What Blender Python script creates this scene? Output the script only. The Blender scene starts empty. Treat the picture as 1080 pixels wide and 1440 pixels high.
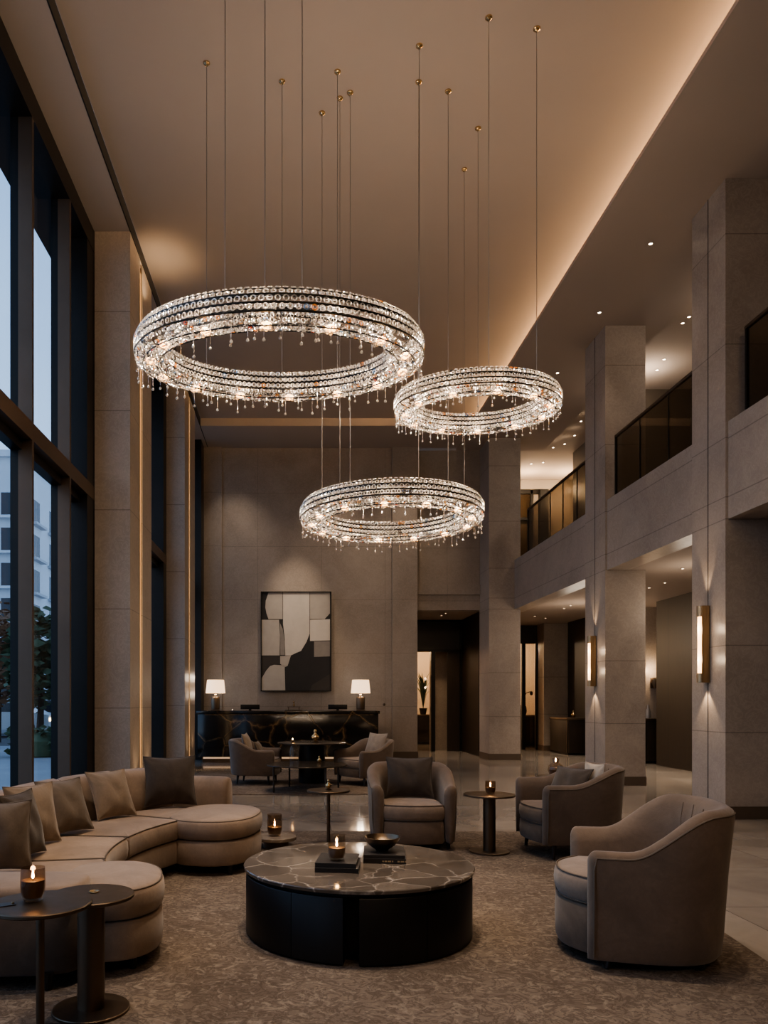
import bpy, bmesh, math, random
from mathutils import Vector, Matrix
random.seed(7)
PI = math.pi
S = bpy.context.scene
COL = S.collection
H, F, CX, CY = 1.4, 1080.0, 420.0, 985.0      # eye height, focal length and vanishing point in pixels


def ray(px, py, z):
    """point of the photo met by the horizontal plane at height z"""
    Y = (z - H) * F / (CY - py)
    return Vector(((px - CX) * Y / F, Y, z))


# ------------------------------------------------------------------ mesh builder
class MB:
    def __init__(s):
        s.v, s.f, s.m = [], [], []

    def add(s, vs, fs, mi=0, M=None):
        b = len(s.v)
        s.v += [tuple(M @ Vector(p)) for p in vs] if M is not None else [tuple(p) for p in vs]
        s.f += [tuple(i + b for i in q) for q in fs]
        s.m += [mi] * len(fs)
        return s

    def box(s, x0, x1, y0, y1, z0, z1, bev=0.0, seg=2, mi=0, M=None):
        vs = [(x, y, z) for x in (x0, x1) for y in (y0, y1) for z in (z0, z1)]
        fs = [(0, 1, 3, 2), (4, 6, 7, 5), (0, 4, 5, 1), (2, 3, 7, 6), (0, 2, 6, 4), (1, 5, 7, 3)]
        if bev <= 0:
            return s.add(vs, fs, mi, M)
        bm = bmesh.new()
        bv = [bm.verts.new(p) for p in vs]
        for q in fs:
            bm.faces.new([bv[i] for i in q])
        bmesh.ops.bevel(bm, geom=list(bm.edges), offset=bev, segments=seg, profile=0.5, affect='EDGES')
        return s.bm(bm, mi, M)

    def bm(s, bm, mi=0, M=None):
        bm.verts.index_update()
        s.add([v.co[:] for v in bm.verts], [[v.index for v in f.verts] for f in bm.faces], mi, M)
        bm.free()
        return s

    def lathe(s, prof, n=32, c=(0, 0, 0), mi=0, M=None):
        vs, fs = [], []
        ring = []
        for r, z in prof:
            if r < 1e-6:
                ring.append([len(vs)])
                vs.append((c[0], c[1], c[2] + z))
            else:
                ring.append(list(range(len(vs), len(vs) + n)))
                for k in range(n):
                    a = 2 * PI * k / n
                    vs.append((c[0] + r * math.cos(a), c[1] + r * math.sin(a), c[2] + z))
        for A, B in zip(ring, ring[1:]):
            for k in range(n):
                k2 = (k + 1) % n
                if len(A) == 1 and len(B) == 1:
                    continue
                if len(A) == 1:
                    fs.append((A[0], B[k2], B[k]))
                elif len(B) == 1:
                    fs.append((A[k], A[k2], B[0]))
                else:
                    fs.append((A[k], A[k2], B[k2], B[k]))
        return s.add(vs, fs, mi, M)

    def tube(s, pts, r, n=8, closed=False, mi=0, M=None, r2=None):
        pts = [Vector(p) for p in pts]
        N = len(pts)
        vs, fs = [], []
        up0 = None
        for i, p in enumerate(pts):
            if closed:
                t = pts[(i + 1) % N] - pts[i - 1]
            else:
                t = pts[min(i + 1, N - 1)] - pts[max(i - 1, 0)]
            t.normalize()
            if up0 is None:
                up0 = Vector((0, 0, 1)) if abs(t.z) < .9 else Vector((1, 0, 0))
            u = up0 - t * up0.dot(t)
            if u.length < 1e-5:
                u = t.orthogonal()
            u.normalize()
            up0 = u
            w = t.cross(u)
            rr = r if r2 is None else r + (r2 - r) * i / max(1, N - 1)
            for k in range(n):
                a = 2 * PI * k / n
                vs.append(p + u * (rr * math.cos(a)) + w * (rr * math.sin(a)))
        for i in range(N if closed else N - 1):
            j = (i + 1) % N
            for k in range(n):
                k2 = (k + 1) % n
                fs.append((i * n + k, i * n + k2, j * n + k2, j * n + k))
        if not closed:
            fs.append(tuple(range(n - 1, -1, -1)))
            fs.append(tuple((N - 1) * n + k for k in range(n)))
        return s.add(vs, fs, mi, M)

    def rings(s, rs, closed_loop=True, cap=True, mi=0, M=None):
        """loft between rings of equal length"""
        n = len(rs[0])
        vs = [p for r in rs for p in r]
        fs = []
        for i in range(len(rs) - 1):
            for k in range(n if closed_loop else n - 1):
                k2 = (k + 1) % n
                fs.append((i * n + k, i * n + k2, (i + 1) * n + k2, (i + 1) * n + k))
        if cap:
            fs.append(tuple(range(n - 1, -1, -1)))
            fs.append(tuple((len(rs) - 1) * n + k for k in range(n)))
        return s.add(vs, fs, mi, M)

    def build(s, name, mats, parent=None, loc=None, rotz=0.0, angle=35, smooth=True):
        me = bpy.data.meshes.new(name)
        me.from_pydata(s.v, [], s.f)
        for m in (mats if isinstance(mats, (list, tuple)) else [mats]):
            me.materials.append(m)
        if any(s.m):
            me.polygons.foreach_set('material_index', s.m)
        bm = bmesh.new()
        bm.from_mesh(me)
        bmesh.ops.recalc_face_normals(bm, faces=bm.faces)
        bm.to_mesh(me)
        bm.free()
        if smooth:
            me.polygons.foreach_set('use_smooth', [True] * len(me.polygons))
            me.set_sharp_from_angle(angle=math.radians(angle))
        me.update()
        o = bpy.data.objects.new(name, me)
        COL.objects.link(o)
        if parent is not None:
            o.parent = parent
        if loc is not None:
            o.location = loc
        o.rotation_euler.z = rotz
        return o


def tag(o, label=None, cat=None, group=None, kind=None):
    if label: o['label'] = label
    if cat: o['category'] = cat
    if group: o['group'] = group
    if kind: o['kind'] = kind
    return o


def thing(name, label, cat, loc=(0, 0, 0), rotz=0.0, group=None):
    o = bpy.data.objects.new(name, None)
    o.empty_display_size = .1
    COL.objects.link(o)
    o.location = loc
    o.rotation_euler.z = rotz
    return tag(o, label, cat, group)


def place(mesh_of, parent, name=None, loc=None, rot=None):
    """a copy of an object (shared mesh) put under a parent"""
    c = mesh_of.copy()
    if name: c.name = name
    COL.objects.link(c)
    c.parent = parent
    if loc is not None: c.location = loc
    if rot is not None: c.rotation_euler = rot
    return c


def copy_thing(root, loc, rotz, label):
    r = root.copy()
    COL.objects.link(r)
    r.location = loc
    r.rotation_euler.z = rotz
    r['label'] = label
    for ch in list(root.children):
        c = ch.copy()
        COL.objects.link(c)
        c.parent = r
        for g in list(ch.children):
            d = g.copy()
            COL.objects.link(d)
            d.parent = c
    return r


def struct(name, mb, mat, parent=None, smooth=False, **k):
    o = mb.build(name, mat, parent, smooth=smooth, **k)
    if parent is None:
        o['kind'] = 'structure'
    return o


# ------------------------------------------------------------------ materials
class NT:
    def __init__(s, name):
        s.m = bpy.data.materials.new(name)
        s.m.use_nodes = True
        s.t = s.m.node_tree
        s.b = s.t.nodes['Principled BSDF']
        s.out = s.t.nodes['Material Output']

    def n(s, typ, **kw):
        x = s.t.nodes.new(typ)
        for k, v in kw.items():
            if k.startswith('i_'):
                key = k[2:].replace('_', ' ')
                x.inputs[key].default_value = v
            else:
                setattr(x, k, v)
        return x

    def l(s, a, b):
        s.t.links.new(a, b)

    def math(s, op, a, b=None, c=None):
        x = s.n('ShaderNodeMath', operation=op)
        for i, v in enumerate((a, b, c)):
            if v is None: continue
            if isinstance(v, (int, float)): x.inputs[i].default_value = v
            else: s.l(v, x.inputs[i])
        return x.outputs[0]

    def mix(s, fac, a, b, mode='MIX'):
        x = s.n('ShaderNodeMix', data_type='RGBA', blend_type=mode)
        for sock, v in ((x.inputs[0], fac), (x.inputs[6], a), (x.inputs[7], b)):
            if isinstance(v, (int, float)): sock.default_value = v
            elif isinstance(v, (tuple, list)): sock.default_value = (*v[:3], 1)
            else: s.l(v, sock)
        return x.outputs[2]

    def ramp(s, fac, stops):
        x = s.n('ShaderNodeValToRGB')
        e = x.color_ramp.elements
        while len(e) < len(stops): e.new(.5)
        for q, (p, c) in zip(e, stops):
            q.position = p
            q.color = (c, c, c, 1) if isinstance(c, (int, float)) else (*c[:3], 1)
        s.l(fac, x.inputs[0])
        return x.outputs[0]

    def coords(s, scale=(1, 1, 1)):
        tc = s.n('ShaderNodeTexCoord')
        if scale == (1, 1, 1): return tc.outputs['Object']
        mp = s.n('ShaderNodeMapping')
        mp.inputs['Scale'].default_value = scale
        s.l(tc.outputs['Object'], mp.inputs[0])
        return mp.outputs[0]

    def noise(s, vec, scale, detail=4, rough=.55, dist=0.0):
        x = s.n('ShaderNodeTexNoise')
        x.inputs['Scale'].default_value = scale
        x.inputs['Detail'].default_value = detail
        x.inputs['Roughness'].default_value = rough
        x.inputs['Distortion'].default_value = dist
        s.l(vec, x.inputs['Vector'])
        return x.outputs[0]

    def bump(s, h, strength=.2, dist=.01):
        x = s.n('ShaderNodeBump')
        x.inputs['Strength'].default_value = strength
        x.inputs['Distance'].default_value = dist
        s.l(h, x.inputs['Height'])
        s.l(x.outputs[0], s.b.inputs['Normal'])

    def set(s, **kw):
        for k, v in kw.items():
            key = k.replace('_', ' ')
            sock = s.b.inputs[key]
            if isinstance(v, (tuple, list)): sock.default_value = (*v[:3], 1)
            elif isinstance(v, (int, float)): sock.default_value = v
            else: s.l(v, sock)
        return s.m


def stone(name, c1, c2, jz=(), jx=None, jy=None, rough=.38, jw=.012, jd=.42):
    t = NT(name)
    co = t.coords()
    a = t.noise(co, 1.1, 6, .6, .6)
    b = t.noise(co, 7.0, 5, .6, 2.2)
    col = t.mix(t.ramp(a, [(.3, 0.0), (.7, 1.0)]), c1, c2)
    vein = t.ramp(b, [(.44, 0.0), (.5, 1.0), (.56, 0.0)])
    col = t.mix(t.math('MULTIPLY', vein, .22), col, tuple(min(1, x * 1.45) for x in c2))
    sp = t.n('ShaderNodeSeparateXYZ')
    t.l(co, sp.inputs[0])
    line = None
    def acc(x):
        nonlocal line
        line = x if line is None else t.math('MAXIMUM', line, x)
    for z in jz:
        acc(t.math('LESS_THAN', t.math('ABSOLUTE', t.math('SUBTRACT', sp.outputs[2], z)), jw / 2))
    for ax, st in ((0, jx), (1, jy)):
        if st:
            fr = t.math('FRACT', t.math('DIVIDE', t.math('ADD', sp.outputs[ax], 50 * st[0] - st[1]), st[0]))
            acc(t.math('LESS_THAN', fr, jw / st[0]))
    if line is not None:
        col = t.mix(t.math('MULTIPLY', line, jd), col, (.02, .016, .012))
    t.bump(a, .12, .02)
    rr = t.math('MULTIPLY_ADD', b, .25, rough - .12)
    return t.set(Base_Color=col, Roughness=rr, Specular_IOR_Level=.45)


def plain(name, c, rough=.5, metal=0.0, spec=.5, emit=None, es=0.0, nscale=0.0, namp=.12, bump=0.0, coat=0.0):
    t = NT(name)
    kw = dict(Roughness=rough, Metallic=metal, Specular_IOR_Level=spec)
    if nscale:
        n = t.noise(t.coords(), nscale, 5, .6, .3)
        col = t.mix(n, tuple(x * (1 - namp * 2) for x in c), tuple(min(1, x * (1 + namp * 2)) for x in c))
        kw['Base_Color'] = col
        if bump: t.bump(n, bump, .004)
    else:
        kw['Base_Color'] = c
    if emit:
        kw['Emission_Color'] = emit
        kw['Emission_Strength'] = es
    if coat: kw['Coat_Weight'] = coat
    return t.set(**kw)


def fabric(name, c, scale=1.0):
    t = NT(name)
    co = t.coords()
    a = t.noise(co, 3.5 * scale, 4, .6, .8)
    b = t.noise(co, 160 * scale, 2, .6)
    c2 = t.noise(co, 22 * scale, 4, .6, 1.5)
    col = t.mix(t.ramp(a, [(.3, 0.0), (.7, 1.0)]), tuple(x * .78 for x in c), tuple(x * 1.2 for x in c))
    col = t.mix(t.math('MULTIPLY', t.ramp(c2, [(.35, 0.0), (.65, 1.0)]), .3), col, tuple(x * .72 for x in c))
    h = t.math('MULTIPLY_ADD', b, .5, t.math('MULTIPLY', c2, .8))
    t.bump(h, .22, .006)
    return t.set(Base_Color=col, Roughness=.88, Specular_IOR_Level=.2, Sheen_Weight=.25, Sheen_Roughness=.5)


def brushed(name, c, rough=.32):
    t = NT(name)
    n = t.noise(t.coords((2, 2, 40)), 6, 4, .6)
    n2 = t.noise(t.coords(), 1.6, 4, .6, .8)
    col = t.mix(n2, tuple(x * .7 for x in c), tuple(x * 1.25 for x in c))
    rr = t.math('MULTIPLY_ADD', n, .22, rough - .1)
    return t.set(Base_Color=col, Metallic=1.0, Roughness=rr)


def wood(name, c, rough=.35, panel=None):
    t = NT(name)
    n = t.noise(t.coords((9, 9, .7)), 3, 6, .65, .6)
    col = t.mix(n, tuple(x * .6 for x in c), tuple(x * 1.4 for x in c))
    if panel:
        sp = t.n('ShaderNodeSeparateXYZ')
        t.l(t.coords(), sp.inputs[0])
        fr = t.math('FRACT', t.math('DIVIDE', t.math('ADD', sp.outputs[1], 40), panel))
        col = t.mix(t.math('LESS_THAN', fr, .012), col, (.003, .002, .002))
    return t.set(Base_Color=col, Roughness=rough + .15, Specular_IOR_Level=.35)


def thin_glass(name, tint=(1, 1, 1), gloss=(1, 1, 1), ior=1.5, rough=.02):
    t = NT(name)
    tr = t.n('ShaderNodeBsdfTransparent')
    tr.inputs[0].default_value = (*tint, 1)
    gl = t.n('ShaderNodeBsdfGlossy')
    gl.inputs[0].default_value = (*gloss, 1)
    gl.inputs['Roughness'].default_value = rough
    lw = t.n('ShaderNodeLayerWeight')
    lw.inputs[0].default_value = .5
    f0 = ((ior - 1) / (ior + 1)) ** 2
    fac = t.math('MULTIPLY_ADD', t.math('POWER', lw.outputs['Facing'], 5.0), (1 - f0) * .6, f0)
    mx = t.n('ShaderNodeMixShader')
    t.l(fac, mx.inputs[0])
    t.l(tr.outputs[0], mx.inputs[1])
    t.l(gl.outputs[0], mx.inputs[2])
    t.l(mx.outputs[0], t.out.inputs[0])
    t.t.nodes.remove(t.b)
    return t.m


def emitter(name, c, strength):
    return plain(name, (.8, .8, .8), .5, emit=c, es=strength)


WARM = (1.0, .72, .46)
WARM2 = (1.0, .83, .66)
M = {}
SC1, SC2 = (.295, .245, .205), (.395, .335, .28)
M['stone_col'] = stone('limestone_column', SC1, SC2, jz=(1.02, 2.05, 3.54, 3.80, 4.50, 5.6, 6.9))
M['stone_back'] = stone('limestone_back_wall', (.26, .212, .172), (.34, .283, .232), jz=(1.25, 2.55, 3.85, 5.15, 6.45), jx=(1.55, .55), jw=.010, jd=.28)
M['stone_par'] = stone('limestone_parapet', SC1, SC2, jz=(3.80, 4.49), jw=.014)
M['stone_left'] = stone('limestone_window_pier', (.36, .305, .255), (.47, .40, .34), jz=(1.3, 2.6, 3.9, 5.2, 6.5))
M['stone_plain'] = stone('limestone_plain', SC1, SC2)
M['plaster'] = plain('ceiling_plaster', (.40, .335, .285), .85, spec=.2, nscale=.5, namp=.03)
M['plaster_dark'] = plain('ceiling_slot', (.012, .011, .010), .6)
M['bronze_base'] = plain('bronze_skirting', (.13, .095, .068), .5, .3)
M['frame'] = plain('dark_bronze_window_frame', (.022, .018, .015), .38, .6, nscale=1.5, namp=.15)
M['frame_lit'] = plain('lit_bronze_mullion', (.14, .095, .065), .4, .6, nscale=1.2, namp=.15)  # lighter copy of the frame bronze, its lit tone put into the colour
M['black'] = plain('black_metal', (.012, .011, .010), .4, .4)
M['wood'] = wood('dark_walnut_panel', (.030, .020, .013), .3, 1.1)
M['wood2'] = wood('dark_walnut', (.034, .023, .015), .3)
M['bronze'] = brushed('aged_bronze', (.20, .145, .095), .30)
M['bronze_dark'] = brushed('dark_bronze', (.17, .125, .088), .42)
M['sconce'] = brushed('sconce_bronze', (.42, .29, .165), .35)
M['bronze_table'] = plain('smoked_bronze_top', (.055, .042, .031), .22, .5)
M['brass'] = brushed('brass', (.62, .43, .22), .25)
M['window_glass'] = thin_glass('window_glass', (.92, .95, .97), ior=1.35)
M['rail_glass'] = thin_glass('smoked_glass', (.58, .54, .48), ior=1.5)
M['glass'] = thin_glass('clear_tumbler_glass', (.86, .83, .79), ior=1.5)
M['smoke'] = thin_glass('smoky_glass', (.80, .73, .66), ior=1.5)
M['sofa'] = fabric('taupe_velvet', (.275, .198, .143))
M['chair'] = fabric('taupe_wool_shaded', (.165, .116, .082))  # shell wool, the shade of the outer side put into its colour
M['chair2'] = fabric('greige_wool', (.14, .10, .073))
M['chair_in'] = fabric('taupe_wool_lit', (.245, .18, .132))  # same wool on the seats, its lit tone put into the colour
M['pil_dark'] = fabric('dark_brown_velvet', (.075, .056, .042), 1.5)
M['pil_mid'] = fabric('grey_brown_velvet', (.155, .118, .088), 1.5)
M['pil_light'] = fabric('beige_velvet', (.27, .205, .15), 1.5)
M['pil_cream'] = fabric('cream_linen', (.52, .42, .32), 1.5)
M['piping'] = plain('dark_piping', (.13, .098, .072), .8)
M['leg'] = plain('black_stained_wood', (.015, .011, .009), .4)
M['cable'] = plain('steel_cable', (.30, .27, .24), .35, .8)
M['flame'] = emitter('candle_flame', (1.0, .58, .24), 60)
M['wax'] = plain('dark_candle_wax', (.085, .06, .042), .45, emit=(1, .4, .12), es=.01)
M['cove'] = emitter('cove_light', (1.0, .66, .36), 105)
M['slot'] = emitter('slot_light', (1.0, .66, .36), 2.6)
M['lens'] = emitter('downlight_lens', (1.0, .80, .58), 14)
M['trim'] = plain('downlight_trim', (.35, .30, .25), .5)
M['bulb'] = plain('chandelier_bulb', (.25, .11, .03), .6, spec=.1, emit=(1.0, .50, .16), es=5)
M['sconce_lens'] = emitter('sconce_diffuser', (1.0, .50, .18), 2.6)
M['shade'] = plain('lamp_shade', (.8, .7, .55), .8, emit=(1.0, .66, .40), es=1.0)
M['book_cover'] = plain('dark_book_cover', (.022, .018, .016), .45, nscale=30, namp=.1)
M['paper'] = plain('book_pages', (.30, .25, .19), .8)
M['gold'] = plain('gold_lettering', (.45, .34, .2), .4, .5)
M['card'] = plain('dark_steel_card', (.08, .075, .07), .3, .8)


def crystal(name, c, tr=.40, dif=.35):
    t = NT(name)
    a = t.n('ShaderNodeBsdfTransparent'); a.inputs[0].default_value = (*c, 1)
    d = t.n('ShaderNodeBsdfTranslucent'); d.inputs[0].default_value = (*c, 1)
    d2 = t.n('ShaderNodeBsdfDiffuse'); d2.inputs[0].default_value = (*c, 1)
    g = t.n('ShaderNodeBsdfGlossy'); g.inputs[0].default_value = (1, 1, 1, 1); g.inputs['Roughness'].default_value = .12
    m1 = t.n('ShaderNodeMixShader'); m1.inputs[0].default_value = .5
    t.l(d.outputs[0], m1.inputs[1]); t.l(d2.outputs[0], m1.inputs[2])
    m2 = t.n('ShaderNodeMixShader'); m2.inputs[0].default_value = dif / (tr + dif)
    t.l(a.outputs[0], m2.inputs[1]); t.l(m1.outputs[0], m2.inputs[2])
    m3 = t.n('ShaderNodeMixShader'); m3.inputs[0].default_value = 1 - tr - dif
    t.l(m2.outputs[0], m3.inputs[1]); t.l(g.outputs[0], m3.inputs[2])
    t.l(m3.outputs[0], t.out.inputs[0])
    t.t.nodes.remove(t.b)
    return t.m


M['cr'] = crystal('clear_crystal', (.95, .90, .83), .34, .32)
M['cr_amber'] = crystal('amber_crystal', (.85, .45, .12), .3, .45)
M['cr_dark'] = crystal('dark_crystal', (.10, .08, .07), .2, .4)
M['cr_blue'] = crystal('blue_crystal', (.25, .40, .60), .3, .45)
M['cr_red'] = crystal('red_crystal', (.60, .14, .08), .3, .45)
CR = [M['cr'], M['cr_amber'], M['cr_dark'], M['cr_blue'], M['cr_red']]


def floor_mat():
    t = NT('polished_marble_floor')
    co = t.coords()
    sp = t.n('ShaderNodeSeparateXYZ'); t.l(co, sp.inputs[0])
    st = 1.25
    cx = t.math('DIVIDE', t.math('ADD', sp.outputs[0], 50 * st - .35), st)
    cy = t.math('DIVIDE', t.math('ADD', sp.outputs[1], 50 * st - .2), st)
    ln = t.math('MAXIMUM', t.math('LESS_THAN', t.math('FRACT', cx), .006), t.math('LESS_THAN', t.math('FRACT', cy), .006))
    cb = t.n('ShaderNodeCombineXYZ')
    t.l(t.math('FLOOR', cx), cb.inputs[0]); t.l(t.math('FLOOR', cy), cb.inputs[1])
    wn = t.n('ShaderNodeTexWhiteNoise', noise_dimensions='2D'); t.l(cb.outputs[0], wn.inputs[0])
    off = t.n('ShaderNodeVectorMath', operation='MULTIPLY_ADD')
    t.l(wn.outputs[1], off.inputs[0]); off.inputs[1].default_value = (7, 7, 7); t.l(co, off.inputs[2])
    a = t.noise(off.outputs[0], .9, 7, .6, 1.6)
    b = t.noise(off.outputs[0], 1.7, 6, .6, 3.0)
    col = t.mix(t.ramp(a, [(.3, 0.0), (.7, 1.0)]), (.27, .228, .19), (.42, .365, .31))
    vein = t.ramp(b, [(.47, 0.0), (.5, 1.0), (.53, 0.0)])
    col = t.mix(t.math('MULTIPLY', vein, .35), col, (.34, .29, .24))
    col = t.mix(t.math('MULTIPLY', wn.outputs[0], .25), col, (.10, .082, .066))
    col = t.mix(t.math('MULTIPLY', ln, .6), col, (.03, .024, .02))
    rr = t.math('MULTIPLY_ADD', a, .08, .045)
    return t.set(Base_Color=col, Roughness=rr, Specular_IOR_Level=.6)


def rug_mat():
    t = NT('carved_wool_rug')
    co = t.coords()
    a = t.noise(co, 1.5, 5, .6, .5)
    b = t.noise(co, 6, 4, .6, 3.2)
    c = t.noise(co, 150, 2, .5)
    ln = t.ramp(b, [(.43, 1.0), (.48, .05), (.52, .05), (.57, 1.0)])
    col = t.mix(t.ramp(a, [(.3, 0.0), (.7, 1.0)]), (.115, .086, .066), (.205, .160, .125))
    col = t.mix(t.math('MULTIPLY', t.math('SUBTRACT', 1.0, ln), .55), col, (.060, .046, .036))
    hi = t.ramp(t.noise(co, 13, 4, .6, 2.0), [(.52, 0.0), (.68, .6)])
    col = t.mix(hi, col, (.30, .245, .195))
    t.bump(t.math('MULTIPLY_ADD', c, .5, b), .5, .012)
    return t.set(Base_Color=col, Roughness=.95, Specular_IOR_Level=.1)


def marble_mat(name, c1, c2, vein, vs=3.0, rough=.12, amt=.8, w=.035):
    t = NT(name)
    co = t.coords()
    nz = t.n('ShaderNodeTexNoise'); nz.inputs['Scale'].default_value = 2.2; nz.inputs['Detail'].default_value = 5
    t.l(co, nz.inputs['Vector'])
    ad = t.n('ShaderNodeVectorMath', operation='MULTIPLY_ADD')
    t.l(nz.outputs[1], ad.inputs[0]); ad.inputs[1].default_value = (.30, .30, .30); t.l(co, ad.inputs[2])
    vo = t.n('ShaderNodeTexVoronoi', feature='DISTANCE_TO_EDGE'); vo.inputs['Scale'].default_value = vs
    t.l(ad.outputs[0], vo.inputs['Vector'])
    v = t.ramp(vo.outputs['Distance'], [(0, 1.0), (w, .25), (w * 3, 0.0)])
    msk = t.ramp(t.noise(co, 2.6, 4, .6), [(.38, 0.0), (.62, 1.0)])
    vc = t.n('ShaderNodeTexVoronoi', feature='F1'); vc.inputs['Scale'].default_value = vs
    t.l(ad.outputs[0], vc.inputs['Vector'])
    a = t.noise(co, 4, 6, .65, 2.0)
    sc_ = t.n('ShaderNodeSeparateColor'); t.l(vc.outputs['Color'], sc_.inputs[0])
    col = t.mix(t.math('MULTIPLY_ADD', a, .75, t.math('MULTIPLY_ADD', sc_.outputs[0], .55, -.2)), c1, c2)
    col = t.mix(t.math('MULTIPLY', t.math('MULTIPLY', v, msk), amt), col, vein)
    return t.set(Base_Color=col, Roughness=rough, Specular_IOR_Level=.6)


M['floor'] = floor_mat()
M['rug'] = rug_mat()
M['marble_top'] = marble_mat('brown_marble', (.06, .046, .036), (.18, .145, .115), (.58, .50, .42), 4.6, w=.02)
M['marble_black'] = marble_mat('black_gold_marble', (.006, .005, .004), (.022, .017, .013), (.42, .25, .10), 1.5, .15, .75, .018)
M['marble_pale'] = marble_mat('pale_marble', (.26, .21, .165), (.36, .30, .24), (.5, .43, .35), 4)

# ------------------------------------------------------------------ world: dusk sky
W = bpy.data.worlds.new('dusk_sky')
S.world = W
W.use_nodes = True
wt = W.node_tree
bg = wt.nodes['Background']
tc = wt.nodes.new('ShaderNodeTexCoord')
spz = wt.nodes.new('ShaderNodeSeparateXYZ')
wt.links.new(tc.outputs['Generated'], spz.inputs[0])
rp = wt.nodes.new('ShaderNodeValToRGB')
e = rp.color_ramp.elements
e[0].position, e[0].color = 0.0, (.25, .35, .49, 1)
e[1].position, e[1].color = .9, (.11, .20, .37, 1)
e2 = e.new(.3); e2.color = (.19, .30, .48, 1)
wt.links.new(spz.outputs[2], rp.inputs[0])
nzw = wt.nodes.new('ShaderNodeTexNoise')
nzw.inputs['Scale'].default_value = 2.4; nzw.inputs['Detail'].default_value = 6
wt.links.new(tc.outputs['Generated'], nzw.inputs['Vector'])
rc = wt.nodes.new('ShaderNodeValToRGB')
rc.color_ramp.elements[0].position = .45; rc.color_ramp.elements[0].color = (0, 0, 0, 1)
rc.color_ramp.elements[1].position = .75; rc.color_ramp.elements[1].color = (.5, .5, .5, 1)
wt.links.new(nzw.outputs[0], rc.inputs[0])
mw = wt.nodes.new('ShaderNodeMix'); mw.data_type = 'RGBA'
wt.links.new(rc.outputs[0], mw.inputs[0]); wt.links.new(rp.outputs[0], mw.inputs[6])
mw.inputs[7].default_value = (.34, .43, .56, 1)
wt.links.new(mw.outputs[2], bg.inputs[0])
bg.inputs[1].default_value = 1.7

# ------------------------------------------------------------------ camera
cam = bpy.data.cameras.new('camera')
co_ = bpy.data.objects.new('camera', cam)
COL.objects.link(co_)
co_.location = (0, 0, H)
co_.rotation_euler = (PI / 2, 0, 0)
cam.sensor_fit = 'AUTO'
cam.sensor_width = 36
cam.lens = F / 1440 * 36
cam.shift_x = (540 - CX) / 1440
cam.shift_y = (CY - 720) / 1440
cam.clip_end = 400
S.camera = co_

# ------------------------------------------------------------------ lights
def point(name, loc, w, c=WARM, r=.03):
    L = bpy.data.lights.new(name, 'POINT'); L.energy = w; L.color = c; L.shadow_soft_size = r
    o = bpy.data.objects.new(name, L); COL.objects.link(o); o.location = loc
    return o


def spot(name, loc, w, deg, aim=None, c=WARM2, r=.05, blend=.6):
    L = bpy.data.lights.new(name, 'SPOT'); L.energy = w; L.color = c; L.shadow_soft_size = r
    L.spot_size = math.radians(deg); L.spot_blend = blend
    o = bpy.data.objects.new(name, L); COL.objects.link(o); o.location = loc
    d = (Vector(aim) - Vector(loc)) if aim else Vector((0, 0, -1))
    o.rotation_euler = d.to_track_quat('-Z', 'Y').to_euler()
    return o


def area(name, loc, aim, w, sx, sy, c=WARM2):
    L = bpy.data.lights.new(name, 'AREA'); L.shape = 'RECTANGLE'; L.size = sx; L.size_y = sy; L.energy = w; L.color = c
    o = bpy.data.objects.new(name, L); COL.objects.link(o); o.location = loc
    o.rotation_euler = (Vector(aim) - Vector(loc)).to_track_quat('-Z', 'Y').to_euler()
    return o


# ------------------------------------------------------------------ room shell
ZS, ZM = 7.55, 7.72        # lowered ceiling and main ceiling
struct('floor', MB().box(-2.95, 9.3, -5, 30, -.12, 0), M['floor'])
struct('ceiling', MB().box(-2.2, 9.3, -5, 30, ZM, ZM + .3), M['plaster'])
struct('ceiling_window_side', MB().box(-3.0, -2.215, -5, 18.7, ZS, ZM + .02), M['plaster'])
struct('trim_ceiling_slot', MB().box(-2.214, -2.2, -5, 18.7, ZS - .004, ZM - .001), M['plaster_dark'])
struct('ceiling_gallery_side', MB().box(3.87, 6.03, -5, 18.9, ZS, ZS + .05).box(4.5, 6.03, -5, 18.9, ZS + .05, ZM), M['plaster'])
struct('ceiling_end', MB().box(-2.2, 3.86, 17.2, 18.7, ZS, ZM), M['plaster'])
struct('wall_rear', MB().box(-3.0, 9.3, -5.2, -5.0, 0, 8), M['stone_plain'])
struct('wall_side', MB().box(9.3, 9.5, -5, 30, 0, 8), M['stone_plain'])

YB = 18.7
struct('wall_back', MB().box(-3.0, 2.27, YB, YB + .3, 0, ZM).box(-3.0, -1.86, YB - .07, YB, 0, ZS)
       .box(2.27, 2.88, YB - .08, YB + .5, 0, ZS).box(2.88, 4.46, YB + .2, YB + .5, 3.62, ZS)
       .box(2.88, 4.46, YB + .14, YB + .2, 4.0, 4.24), M['stone_back'])
struct('baseboard_back', MB().box(1.80, 2.27, YB - .02, YB, 0, .16).box(2.26, 2.895, YB - .1, YB - .08, 0, .16).box(2.88, 2.895, YB - .08, YB + .5, 0, .16), M['bronze_base'])

# columns of the gallery side
def column(x0, x1, y0, y1, name='column', m='stone_col', top=ZS):
    mb = MB()
    mb.box(x0, x1, y0, y1, 0, top)
    o = struct(name, mb, M[m])
    g = MB().box(x0 - .012, x1 + .012, y0 - .012, y1 + .012, 0.0, .15)
    struct('baseboard', g, M['bronze_base'], o)
    return o
column(5.03, 6.1, 9.05, 9.82)
column(5.03, 5.69, 12.6, 13.48)
column(4.46, 5.20, 18.0, 18.95)
column(6.80, 7.62, 21.3, 21.9, top=3.54)
for y0, y1, x in ((9.05, 9.82, 5.03), (12.6, 13.48, 5.03)):   # the shadow joint down each atrium face
    struct('trim_column_joint', MB().box(x - .003, x + .001, (y0 + y1) / 2 - .006, (y0 + y1) / 2 + .006, .15, ZS), M['plaster_dark'])

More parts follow.
